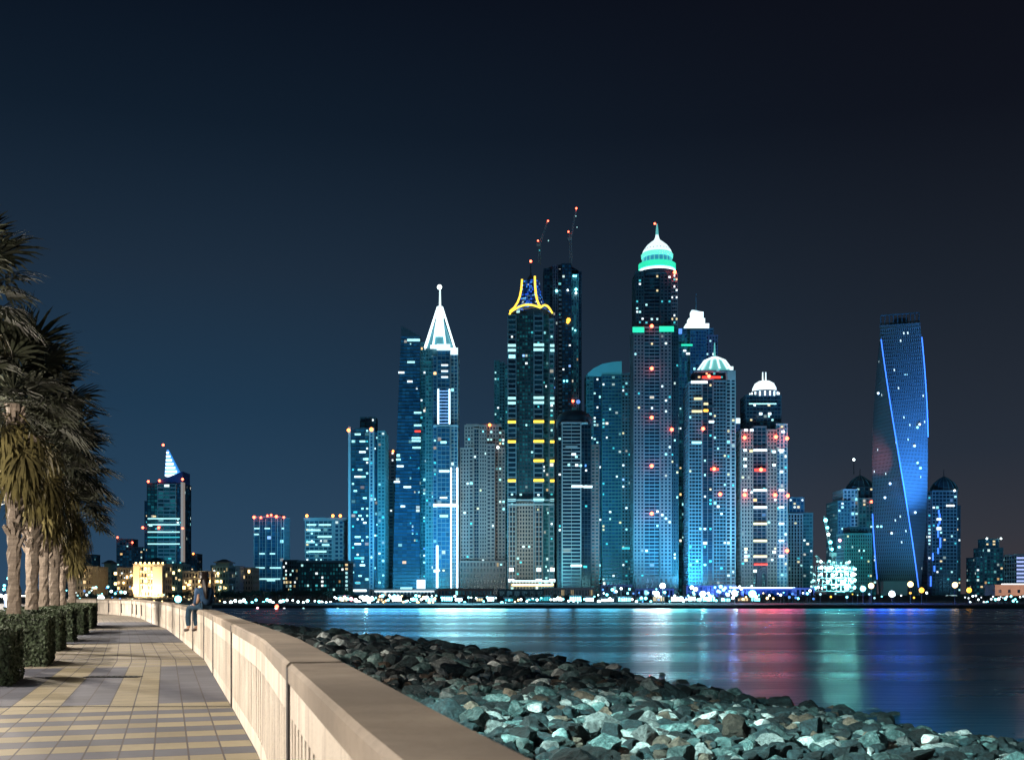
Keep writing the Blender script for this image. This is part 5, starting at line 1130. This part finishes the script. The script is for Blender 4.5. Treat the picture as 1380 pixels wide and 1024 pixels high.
# ---- clipped hedges
def hedge(x1, Y0, Y1, h, wid, label, seed):
    r = random.Random(seed); e = empty('hedge', (x1 - wid / 2, (Y0 + Y1) / 2, GZ), label, 'hedge', 'clipped hedges along the promenade')
    b = MB(); sk = -.336
    def cx_(Y, o): return x1 + (Y - Y0) * sk * .98 - o
    n = 6; b.prism([(cx_(Y0, wid) + .05, Y0 + .06), (cx_(Y0, 0) - .05, Y0 + .06), (cx_(Y1, 0) - .05, Y1 - .06), (cx_(Y1, wid) + .05, Y1 - .06)], GZ, GZ + h - .05)
    b.build('stems', plain('hedge_core', (.012, .018, .01), .95) if seed == 1 else bpy.data.materials['hedge_core'], e)
    b = MB(); dens = 900 if Y0 < 27 else 420
    faces = [('f', wid * h), ('s', (Y1 - Y0) * h), ('t', (Y1 - Y0) * wid)]
    for kind, ar in faces:
        for _ in range(int(ar * dens)):
            a, c = r.random(), r.random(); dd = r.uniform(-.03, .035)
            if kind == 'f': p = Vector((cx_(Y0, wid * a), Y0 - dd, GZ + h * c)); nn = Vector((0, -1, 0))
            elif kind == 's': yy = Y0 + (Y1 - Y0) * a; p = Vector((cx_(yy, 0) + dd, yy, GZ + h * c)); nn = Vector((1, .3, 0))
            else: yy = Y0 + (Y1 - Y0) * a; p = Vector((cx_(yy, wid * c), yy, GZ + h + dd)); nn = Vector((0, 0, 1))
            nn = (nn + Vector((r.gauss(0, .6), r.gauss(0, .6), r.gauss(0, .6)))).normalized(); t_ = nn.orthogonal().normalized(); t_ = Matrix.Rotation(r.uniform(0, 6.28), 3, nn) @ t_; s_ = r.uniform(.025, .05) * (1 if Y0 < 27 else 1.35)
            bb = nn.cross(t_) * s_ * .55; t_ = t_ * s_
            b.face([tuple(p - t_), tuple(p + bb), tuple(p + t_), tuple(p - bb)])
    b.build('foliage', 'hedge_leaf', e)
M['hedge_leaf'] = plain('hedge_leaf', (.032, .05, .024), .8, var=.6, scale=11)
hedge(-8.12, 18.0, 19.8, .9, 2.0, 'clipped hedge cut by the left edge, nearest the camera', 1)
hedge(-9.5, 22.7, 24.7, 1.0, 2.1, 'clipped square hedge in front of the first palm trunk', 2)
hedge(-11.7, 28.8, 30.8, 1.0, 2.1, 'clipped hedge beside the second palm trunk', 3)
hedge(-13.45, 34.0, 36.2, 1.02, 2.1, 'clipped hedge beside the dark third palm trunk', 4)
hedge(-15.4, 40.0, 43.0, 1.0, 2.0, 'clipped hedge beside the fourth palm trunk', 5)
hedge(-17.6, 46.5, 52.0, 1.0, 2.0, 'clipped hedge at the far end of the palm row', 6)

# ---- fan palms
M['frond'] = plain('green_frond', (.014, .018, .007), .9, var=.5, scale=3)
M['frond_dead'] = plain('dry_frond', (.085, .072, .022), .9, var=.5, scale=3)
mtk, nt, b_ = new_mat('palm_trunk')
oc = obj_coord(nt); mp = N(nt, 'ShaderNodeMapping'); nt.links.new(oc, mp.inputs[0]); mp.inputs['Scale'].default_value = (1.2, 1.2, 9); s1 = noise_tex(nt, mp.outputs[0], 2.0, 5, .7); s2 = noise_tex(nt, oc, 14, 5, .7)
c = mixc(nt, s2, ramp(nt, s1, [(.35, (.09, .07, .055)), (.65, (.26, .215, .17))]), (.16, .13, .105)); nt.links.new(c, b_.inputs['Base Color']); b_.inputs['Roughness'].default_value = .9; bump(nt, b_, mathn(nt, 'ADD', s1, s2), .8, .03)
def fan(mb, base, a, el, L, R_, r, m=0, droop=.5, seg=26):
    """a palmate leaf: petiole then a pleated fan of narrow blades with hanging tips"""
    d = Vector((math.cos(a) * math.cos(el), math.sin(a) * math.cos(el), math.sin(el)))
    side = Vector((-math.sin(a), math.cos(a), 0)); up = side.cross(d) * -1
    if up.z < 0: up = -up
    mid = base + d * L * .6 + Vector((0, 0, .02)); tip = base + d * L + Vector((0, 0, -.1 * L * droop))
    mb.tube(base, mid, .022, .016, 4, m); mb.tube(mid, tip, .016, .010, 4, m)
    d2 = (tip - mid).normalized()
    for k in range(seg):
        f = (k + .5) / seg * 2 - 1; th = f * 1.9 + r.uniform(-.05, .05)
        l = R_ * (1 - .25 * abs(f)) * r.uniform(.85, 1.08)
        dr = (d2 * math.cos(th) + side * math.sin(th)).normalized()
        w_ = .030 * R_ * 1.6
        sd = dr.cross(up).normalized() * w_
        p1 = tip + dr * l * .5 + up * (.05 * (1 if k % 2 else -1) + .04) - Vector((0, 0, .06 * droop * l)); p2 = p1 + (dr * .8 - Vector((0, 0, .1 + .7 * droop * r.uniform(.5, 1.2)))).normalized() * l * .34; p3 = p2 + (dr * (.9 - .6 * droop) - Vector((0, 0, .25 + .9 * droop))).normalized() * l * .24 * r.uniform(.5, 1.3)
        mb.face([tuple(tip), tuple(p1 + sd), tuple(p1 - sd)], m)
        mb.face([tuple(p1 - sd), tuple(p1 + sd), tuple(p2 + sd * .55), tuple(p2 - sd * .55)], m)
        mb.face([tuple(p2 - sd * .55), tuple(p2 + sd * .55), tuple(p3)], m)
def palm(x, Y, hc, rt, cr, label, seed, skirt=1.6, lean=0.0):
    r = random.Random(seed); e = empty('palm_tree', (x, Y, GZ), label, 'palm tree', 'fan palms along the promenade')
    b = MB(); n = 40; prof = []
    for k in range(n + 1):
        q = k / n; z = GZ + (hc - .1) * q; rr = rt * (1.25 - .35 * min(1, q * 3)) if q < .33 else rt * (.9 + .25 * q)
        rr *= 1 + .05 * math.sin(k * 2.1) + r.uniform(-.03, .03); prof.append((rr, z))
    i0 = len(b.v); b.lathe(prof, x, Y, 14)
    b.v = [(vx + lean * ((vz - GZ) / hc) ** 2 + .012 * r.gauss(0, 1), vy + .012 * r.gauss(0, 1), vz) for vx, vy, vz in b.v]
    # old leaf bases on the upper trunk
    for _ in range(130):
        q = r.uniform(.42, .97); a = r.uniform(0, 6.28); z = GZ + hc * q; xx = x + lean * q * q
        p0 = Vector((xx + rt * 1.0 * math.cos(a), Y + rt * 1.0 * math.sin(a), z)); p1 = p0 + Vector((math.cos(a) * .11, math.sin(a) * .11, .17)); b.tube(p0, p1, .055, .03, 4)
    b.build('trunk', mtk, e, False)
    top = Vector((x + lean, Y, GZ + hc)); b = MB()
    for k in range(31):
        a = k * 2.399963 + r.uniform(-.2, .2); q = k / 31; el = 1.35 - 1.75 * q + r.uniform(-.12, .12)
        fan(b, top + Vector((0, 0, .35 - .5 * q)), a, el, cr * r.uniform(.48, .62), cr * r.uniform(.46, .58), r, 0, .05 + .4 * q)
    b.build('crown', 'frond', e)
    b = MB()
    for k in range(30):
        a = r.uniform(0, 6.28); q = r.random(); el = -.55 - .75 * q
        fan(b, top + Vector((0, 0, -.15 - skirt * .55 * q)), a, el, cr * r.uniform(.25, .42), cr * r.uniform(.36, .5), r, 0, 1.1, 18)
    b.build('dead_fronds', 'frond_dead', e)
def pal(u, Y): return PX(u, Y)
palm(pal(-52, 23.5), 23.5, 7.75, .17, 1.8, 'tallest palm whose crown enters at the upper left edge', 1, .7)
palm(pal(19, 28), 28, 6.35, .155, 2.1, 'first palm from the left with a pale lit trunk', 2, 2.0)
palm(pal(43, 32.3), 32.3, 6.15, .175, 2.2, 'second palm from the left with a thick grey trunk', 3, 1.9, .1)
palm(pal(59, 36.5), 36.5, 5.9, .16, 2.2, 'third palm with a shaded dark trunk behind the second', 4, 1.9)
palm(pal(73, 41), 41, 5.9, .2, 2.4, 'palm with a bright lit trunk fourth along the row', 5, 1.9)
palm(pal(83, 46.5), 46.5, 5.4, .17, 2.3, 'dark trunked palm just behind the fourth palm of the row', 6, 1.9)
palm(pal(97, 52.5), 52.5, 5.0, .18, 2.1, 'farthest lowest palm of the row hanging over the wall bend', 7, 2.0)

# ---- white car parked behind the palms
def car(x, Y, label):
    z = GZ - .12; e = empty('parked_car', (x, Y, z), label, 'car')
    pr = [(-.88, .28), (-.9, .75), (-.84, .98), (-.70, 1.42), (-.55, 1.5), (.55, 1.5), (.70, 1.42), (.84, .98), (.9, .75), (.88, .28)]
    b = MB()
    st = [(0, .92, .9), (.25, 1.0, 1.0), (2.2, 1.0, 1.0), (2.9, 1.0, .96), (3.4, .98, .68), (4.3, .92, .62)]
    rings = [[(x + px * sx, Y + yy, z + (pz if pz < .8 else .75 + (pz - .75) * (1 if sz > .9 else (.35 if sz < .7 else .8)))) for px, pz in pr] for yy, sx, sz in st]
    for r0, r1 in zip(rings[:-1], rings[1:]):
        for k in range(len(pr)): j = (k + 1) % len(pr); b.face([r0[k], r0[j], r1[j], r1[k]])
    b.face(rings[0][::-1]); b.face(rings[-1]); b.build('body', plain('white_car_paint', (.75, .77, .8), .3, var=.02), e)
    b = MB(); b.hexa([(x - .68, Y - .03, z + 1.0), (x + .68, Y - .03, z + 1.0), (x + .68, Y + .1, z + 1.0), (x - .68, Y + .1, z + 1.0), (x - .58, Y + .0, z + 1.38), (x + .58, Y + .0, z + 1.38), (x + .58, Y + .1, z + 1.38), (x - .58, Y + .1, z + 1.38)]); b.build('rear_window', plain('car_glass', (.01, .015, .02), .1, var=.01), e)
    for s_ in (-1, 1):
        b = MB(); b.hexa([(x + s_ * .83, Y + .4, z + .98), (x + s_ * .87, Y + .4, z + .98), (x + s_ * .87, Y + 2.9, z + .98), (x + s_ * .83, Y + 2.9, z + .98), (x + s_ * .70, Y + .55, z + 1.38), (x + s_ * .74, Y + .55, z + 1.38), (x + s_ * .74, Y + 2.4, z + 1.38), (x + s_ * .70, Y + 2.4, z + 1.38)]); b.build('side_window', bpy.data.materials['car_glass'], e)
        b = MB(); b.box(x + s_ * .76 - .1, x + s_ * .76 + .1, Y - .05, Y + .06, z + .68, z + .92); b.build('tail_light', 'neon_red', e)
        for yy in (.8, 3.5):
            b = MB(); b.tube((x + s_ * .72, Y + yy, z + .32), (x + s_ * .92, Y + yy, z + .32), .32, .32, 14); w_ = b.build('wheel', plain('tyre', (.015, .015, .016), .9) if 'tyre' not in bpy.data.materials else bpy.data.materials['tyre'], e)
    b = MB(); b.box(x - .26, x + .26, Y - .06, Y + .05, z + .5, z + .62); b.build('number_plate', 'stone_white', e)
car(PX(-2, 66), 66, 'white car with red tail lights parked left of the first palm trunk')
e = empty('light_column', (PX(9.5, 60), 60, GZ - .12), 'pale blue lit column standing behind the first palm trunk', 'lamp')
b = MB(); b.lathe([(.16, GZ - .12), (.14, GZ + .9), (.16, GZ + 1.1)], PX(9.5, 60), 60, 10); b.build('column', glow('blue_lit_column', (.25, .5, 1), .5, (.5, .6, .8)), e); b = MB(); b.sphere((PX(9.5, 60), 60, GZ + 1.25), .2); b.build('lamp_head', 'lit_white', e)

# ================================================================== PERSON
def skin(name, pts, edges, mat, parent, sub=2, root=0):
    me = bpy.data.meshes.new(name); me.from_pydata([p[0] for p in pts], edges, []); o = bpy.data.objects.new(name, me); COL.objects.link(o); o.parent = parent
    me.materials.append(mat)
    md_ = o.modifiers.new('skin', 'SKIN'); md_.use_smooth_shade = True
    for i, p in enumerate(pts):
        sv = me.skin_vertices[0].data[i]; rr = p[1]; sv.radius = rr if isinstance(rr, tuple) else (rr, rr); sv.use_root = (i == root)
    s_ = o.modifiers.new('sub', 'SUBSURF'); s_.levels = sub; s_.render_levels = sub
    return o
PY = 27.3; base = wp(PY, .15, TOPZ)
pe = empty('person', (base[0], base[1], TOPZ), 'person with long dark hair, blue denim jacket and jeans, sitting on the parapet wall', 'person')
def tws(p, th=R(-32)):
    x, y, z = p; k = min(1, max(0, (z - .1) / .25)) * th; return (x * math.cos(k) - y * math.sin(k), x * math.sin(k) + y * math.cos(k), z)
pe.rotation_euler.z = math.atan2(wnorm(PY).y, wnorm(PY).x) + PI - R(50)    # local +x faces the promenade
ms = plain('skin', (.45, .28, .2), .5, var=.05); mj = plain('denim_jacket', (.014, .055, .13), .8, var=.25, scale=9, bmp=.3); mjn = plain('jeans', (.012, .045, .085), .85, var=.25, scale=9, bmp=.3); mhr = plain('dark_hair', (.012, .007, .006), .45, var=.3, scale=20); msh = plain('shoe', (.06, .04, .035), .6)
# body (skin surface under the clothing): pelvis root
bp = [((0, 0, .10), .12), ((-.02, 0, .28), (.11, .13)), ((-.02, 0, .44), (.11, .15)), ((0, 0, .53), (.07, .09)), ((.01, 0, .58), .05), ((.03, 0, .66), (.075, .07)), ((.045, 0, .73), (.085, .072)), ((.03, 0, .78), (.06, .055)),
      ((.02, -.09, .08), .085), ((.40, -.11, .045), .065), ((.415, -.11, -.20), .055), ((.38, -.11, -.42), .042), ((.40, -.11, -.47), .038), ((.50, -.115, -.50), .03),
      ((.02, .09, .08), .085), ((.41, .10, .045), .065), ((.45, .10, -.20), .055), ((.43, .10, -.42), .042), ((.45, .10, -.47), .038), ((.55, .10, -.50), .03),
      ((-.02, -.16, .48), .055), ((-.02, -.20, .22), .045), ((.14, -.19, .11), .036), ((.24, -.15, .115), .028),
      ((-.02, .16, .48), .055), ((.0, .20, .22), .045), ((.16, .17, .12), .036), ((.26, .13, .12), .028)]
be = [(0, 1), (1, 2), (2, 3), (3, 4), (4, 5), (5, 6), (6, 7), (0, 8), (8, 9), (9, 10), (10, 11), (11, 12), (12, 13), (0, 14), (14, 15), (15, 16), (16, 17), (17, 18), (18, 19), (2, 20), (20, 21), (21, 22), (22, 23), (2, 24), (24, 25), (25, 26), (26, 27)]
bp = [(tws(p), r_) if 1 <= i <= 7 or i in (20, 24) else (p, r_) for i, (p, r_) in enumerate(bp)]
skin('body', bp, be, ms, pe)
skin('jacket', [(tws(p), q) for p, q in [((-.01, 0, .09), (.15, .18)), ((-.03, 0, .26), (.14, .175)), ((-.03, 0, .43), (.14, .195)), ((-.01, 0, .54), (.085, .11)), ((-.02, -.17, .475), .075), ((-.025, -.215, .22), .062), ((.12, -.20, .115), .05), ((-.02, .17, .475), .075), ((-.0, .215, .22), .062), ((.14, .18, .125), .05)]],
     [(0, 1), (1, 2), (2, 3), (2, 4), (4, 5), (5, 6), (2, 7), (7, 8), (8, 9)], mj, pe)
skin('jeans', [((0, 0, .09), .13), ((.02, -.09, .085), .1), ((.41, -.11, .04), .082), ((.425, -.11, -.20), .07), ((.385, -.11, -.43), .066), ((.02, .09, .085), .1), ((.42, .10, .04), .082), ((.46, .10, -.20), .07), ((.435, .10, -.43), .066)], [(0, 1), (1, 2), (2, 3), (3, 4), (0, 5), (5, 6), (6, 7), (7, 8)], mjn, pe)
skin('hair', [(tws(p), q) for p, q in [((.01, 0, .775), (.11, .11)), ((-.03, 0, .71), (.11, .11)), ((-.09, 0, .62), (.075, .12)), ((-.14, 0, .50), (.06, .13)), ((-.165, .01, .36), (.05, .115)), ((-.165, .02, .24), (.03, .08)), ((.035, 0, .80), (.085, .085))]], [(0, 1), (1, 2), (2, 3), (3, 4), (4, 5), (0, 6)], mhr, pe)
for sy, ox in ((-.11, 0), (.10, .05)): skin('shoe', [((.37 + ox, sy, -.485), (.048, .05)), ((.46 + ox, sy, -.505), (.04, .048)), ((.54 + ox, sy, -.515), (.03, .042))], [(0, 1), (1, 2)], msh, pe)
for sy, s_ in ((-.15, 1), (.13, -1)):
    for k in range(4):
        oy = sy + (k - 1.5) * .02; L = (.035, .042, .038, .03)[k]
        skin('finger', [((.255, oy, .115), .0105), ((.255 + L, oy, .112), .0095), ((.255 + L * 1.7, oy, .098), .0085), ((.255 + L * 2.0, oy, .085), .007)], [(0, 1), (1, 2), (2, 3)], ms, pe, 1)
    skin('thumb', [((.22, sy + s_ * .03, .115), .012), ((.245, sy + s_ * .055, .11), .010), ((.27, sy + s_ * .06, .10), .008)], [(0, 1), (1, 2)], ms, pe, 1)

# ================================================================== ROCK REVETMENT
SHORE = [(8, 27), (25, 21.5), (36, 17.3), (40.6, 15.2), (46.8, 13.6), (51, 10.8), (58, 9.4), (66, 8), (76, 4.5), (87, .5), (99, -8), (122, -20), (150, -36)]
def sx(Y): return interp(SHORE, Y)
def wx2(Y): return wx(Y) + WT if Y < 60 else max(wx(Y) if Y < 88 else -60, -19.8 - (Y - 60) * .36) if Y < 75 else -25.2 - (Y - 75) * .32
def rock_h(x, Y):
    a, c = wx2(Y), sx(Y); t_ = (x - a) / max(1, c - a); t_ = min(1.25, max(0, t_))
    base_h = 2.25 if Y < 95 else max(1.0, 2.25 - (Y - 95) * .03)
    h = base_h * (1 - t_ ** 1.5) - .15 - .45 * t_
    h += .22 * noise.noise(Vector((x * .35, Y * .35, 0)))
    return h if t_ < 1 else -.6 - (t_ - 1) * 6
mbase = plain('dark_gravel', (.012, .016, .016), .95, scale=2)
b = MB(); Ys = [-4 + i * 2 for i in range(80)]
for Ya, Yb in zip(Ys[:-1], Ys[1:]):
    for i in range(14):
        def q(Y, f): x = wx2(Y) - .3 + (sx(Y) + 3 - wx2(Y)) * f; return (x, Y, rock_h(x, Y) - .35)
        b.face([q(Ya, i / 14), q(Ya, (i + 1) / 14), q(Yb, (i + 1) / 14), q(Yb, i / 14)])
tag(b.build('revetment_ground', mbase, smooth=True), kind='structure')

def rock_mat(name, c0, c1, c2, island=False):
    m, nt, b = new_mat(name); oc = obj_coord(nt)
    s = noise_tex(nt, oc, 2.3, 7, .7); f = noise_tex(nt, oc, 7, 8, .8)
    c = ramp(nt, s, [(.28, c0), (.48, c1), (.72, c2)])
    c = mixc(nt, ramp(nt, f, [(.36, (.85,) * 3), (.55, (0, 0, 0))]), c, tuple(x * .25 for x in c0))
    rv = (N(nt, 'ShaderNodeNewGeometry').outputs['Random Per Island'] if island else N(nt, 'ShaderNodeObjectInfo').outputs['Random'])
    c = mixc(nt, 1.0, c, ramp(nt, rv, [(0, (.3,) * 3), (.5, (.8,) * 3), (1, (1.5,) * 3)]), 'MULTIPLY')
    nt.links.new(c, b.inputs['Base Color']); b.inputs['Roughness'].default_value = .62
    bump(nt, b, mathn(nt, 'ADD', s, mathn(nt, 'MULTIPLY', f, .6)), 1.0, .12)
    return m
RM = [[rock_mat(n + ('_many' if isl else ''), *c, island=isl) for n, c in (
    ('pale_rock', ((.16, .20, .20), (.50, .57, .56), (.82, .87, .86))), ('green_grey_rock', ((.018, .05, .055), (.09, .19, .19), (.40, .55, .54))),
    ('dark_rock', ((.005, .015, .019), (.016, .040, .048), (.055, .12, .13))), ('brown_rock', ((.05, .04, .03), (.16, .12, .09), (.34, .27, .2))))] for isl in (False, True)]
import bmesh
def rock_shape(seed, sub):
    r = random.Random(seed); bm = bmesh.new(); bmesh.ops.create_icosphere(bm, subdivisions=sub, radius=1.0)
    planes = [(Vector((r.gauss(0, 1), r.gauss(0, 1), r.gauss(0, 1))).normalized(), r.uniform(.42, .80)) for _ in range(19)]
    el = (r.uniform(.9, 1.45), r.uniform(.75, 1.05), r.uniform(.55, .85)); of = Vector((seed * 3.1, 0, 0))
    for v in bm.verts:
        p = v.co.copy(); p *= 1 + .16 * noise.noise(p * 1.1 + of)
        for n_, d_ in planes:
            e_ = p.dot(n_) - d_
            if e_ > 0: p -= n_ * e_
        if sub > 2: p += p.normalized() * (.085 * noise.noise(p * 2.8 + of) + .045 * noise.noise(p * 6.5 + of) + .02 * noise.noise(p * 14 + of))
        v.co = Vector((p.x * el[0], p.y * el[1], p.z * el[2])) * 1.25
    vs = [tuple(v.co) for v in bm.verts]; fs = [tuple(v.index for v in f.verts) for f in bm.faces]; bm.free(); return vs, fs
hi = [rock_shape(100 + i, 4) for i in range(12)]; lo = [rock_shape(100 + i, 2) for i in range(12)]
hm = {}
for i, (vs, fs) in enumerate(hi):
    for k in range(4):
        me = bpy.data.meshes.new('boulder'); me.from_pydata(vs, [], fs); me.materials.append(RM[0][k]); hm[i, k] = me
r = random.Random(21); rocks = []
Y = 9.0
while Y < 150:
    stp = .38 if Y < 40 else .62 if Y < 60 else .85 + (Y - 60) * .006
    x = wx2(Y) + .45
    while x < sx(Y) + .9:
        xx, yy = x + r.uniform(-.35, .35) * stp, Y + r.uniform(-.4, .4) * stp
        u = 690 + F * xx / max(1, yy)
        if u < 1480 and xx > wx2(yy) + .35:
            s_ = r.choice([.14, .18, .22, .26, .30, .36, .46]) * (stp / .5) ** .8 * r.uniform(.85, 1.1)
            
            z = rock_h(xx, yy) + r.uniform(-.12, .12) + (.08 if s_ > .4 else 0)
            v = V0 + (EYE - z) / yy * F
            lim = 690 + F * (wx(yy) + WT + .03) / yy
            t_ = (xx - wx2(yy)) / (sx(yy) - wx2(yy))
            w_ = [.15, .28, .50, .07]
            if t_ > .84: w_ = [.16, .22, .5, .12]
            if yy > 48: w_ = [.10, .24, .66, 0]
            tone = r.choices(range(4), w_)[0]
            vis = (v < 1040 and u > -20)
            rocks.append((s_ / yy if vis else 0, xx, yy, z, s_, tone, t_, u, v))
        x += stp * r.uniform(.8, 1.15)
    Y += stp * .9
rocks.sort(key=lambda q: -q[0])
# bare stones that can be seen above the near wall come first
def seen(q):
    _, xx, yy, z, s_, tone, t_, u, v = q
    # height at which the view ray to the stone passes the wall line
    wy = yy; 
    for k in range(40):
        wy = yy * k / 40 + .5
        xr = xx * wy / yy
        if wx(wy) <= xr <= wx(wy) + WT: 
            if EYE + (z + s_ * .5 - EYE) * wy / yy < TOPZ: return False
    return 0 < u < 1380 and v < 1024 + 20
vis = [q for q in rocks if q[0] and seen(q)]; top = vis[:296]; ids = set(map(id, top)); rest = [q for q in rocks if id(q) not in ids]
tn = ['pale', 'green grey', 'almost black', 'brown']; used = {}
for q in top:
    _, xx, yy, z, s_, tone, t_, u, v = q; i = r.randrange(12)
    o = bpy.data.objects.new('boulder', hm[i, tone]); COL.objects.link(o); o.location = (xx, yy, z)
    o.rotation_euler = (r.uniform(-.5, .5), r.uniform(-.5, .5), r.uniform(0, 6.28)); o.scale = (s_, s_, s_ * r.uniform(.8, 1.15))
    size = 'small' if s_ < .3 else 'large' if s_ > .40 else 'medium'
    zone = 'at the water edge' if t_ > .85 else 'close below the parapet wall' if t_ < .25 else 'in the middle of the rock slope'
    side = ', nearest rows' if v > 975 else ', farthest rows' if v < 915 else ', middle rows'
    tag(o, f'{size} {tn[tone]} boulder {zone}{side}', 'boulder', 'boulders of the shore revetment')
b = MB(); V_, F_, MI = [], [], []
for q in rest:
    _, xx, yy, z, s_, tone, t_, u, v = q; vs, fs = lo[r.randrange(12)]
    mt_ = Matrix.Translation((xx, yy, z)) @ Matrix.Rotation(r.uniform(0, 6.28), 4, 'Z') @ Matrix.Rotation(r.uniform(-.5, .5), 4, 'X') @ Matrix.Diagonal((s_, s_, s_, 1))
    i0 = len(V_); V_ += [tuple(mt_ @ Vector(p)) for p in vs]; F_ += [tuple(i0 + k for k in f) for f in fs]; MI += [tone] * len(fs)
me = bpy.data.meshes.new('rock_pile'); me.from_pydata(V_, [], F_)
for k in range(4): me.materials.append(RM[1][k])
me.polygons.foreach_set('material_index', MI); o = bpy.data.objects.new('rock_pile', me); COL.objects.link(o)
tag(o, 'mass of smaller dark and pale stones filling the revetment between the wall and the water', 'rocks', kind='stuff')
print('rocks', len(rocks), 'visible', len(vis), 'far', vis[295][2] if len(vis) > 295 else None)
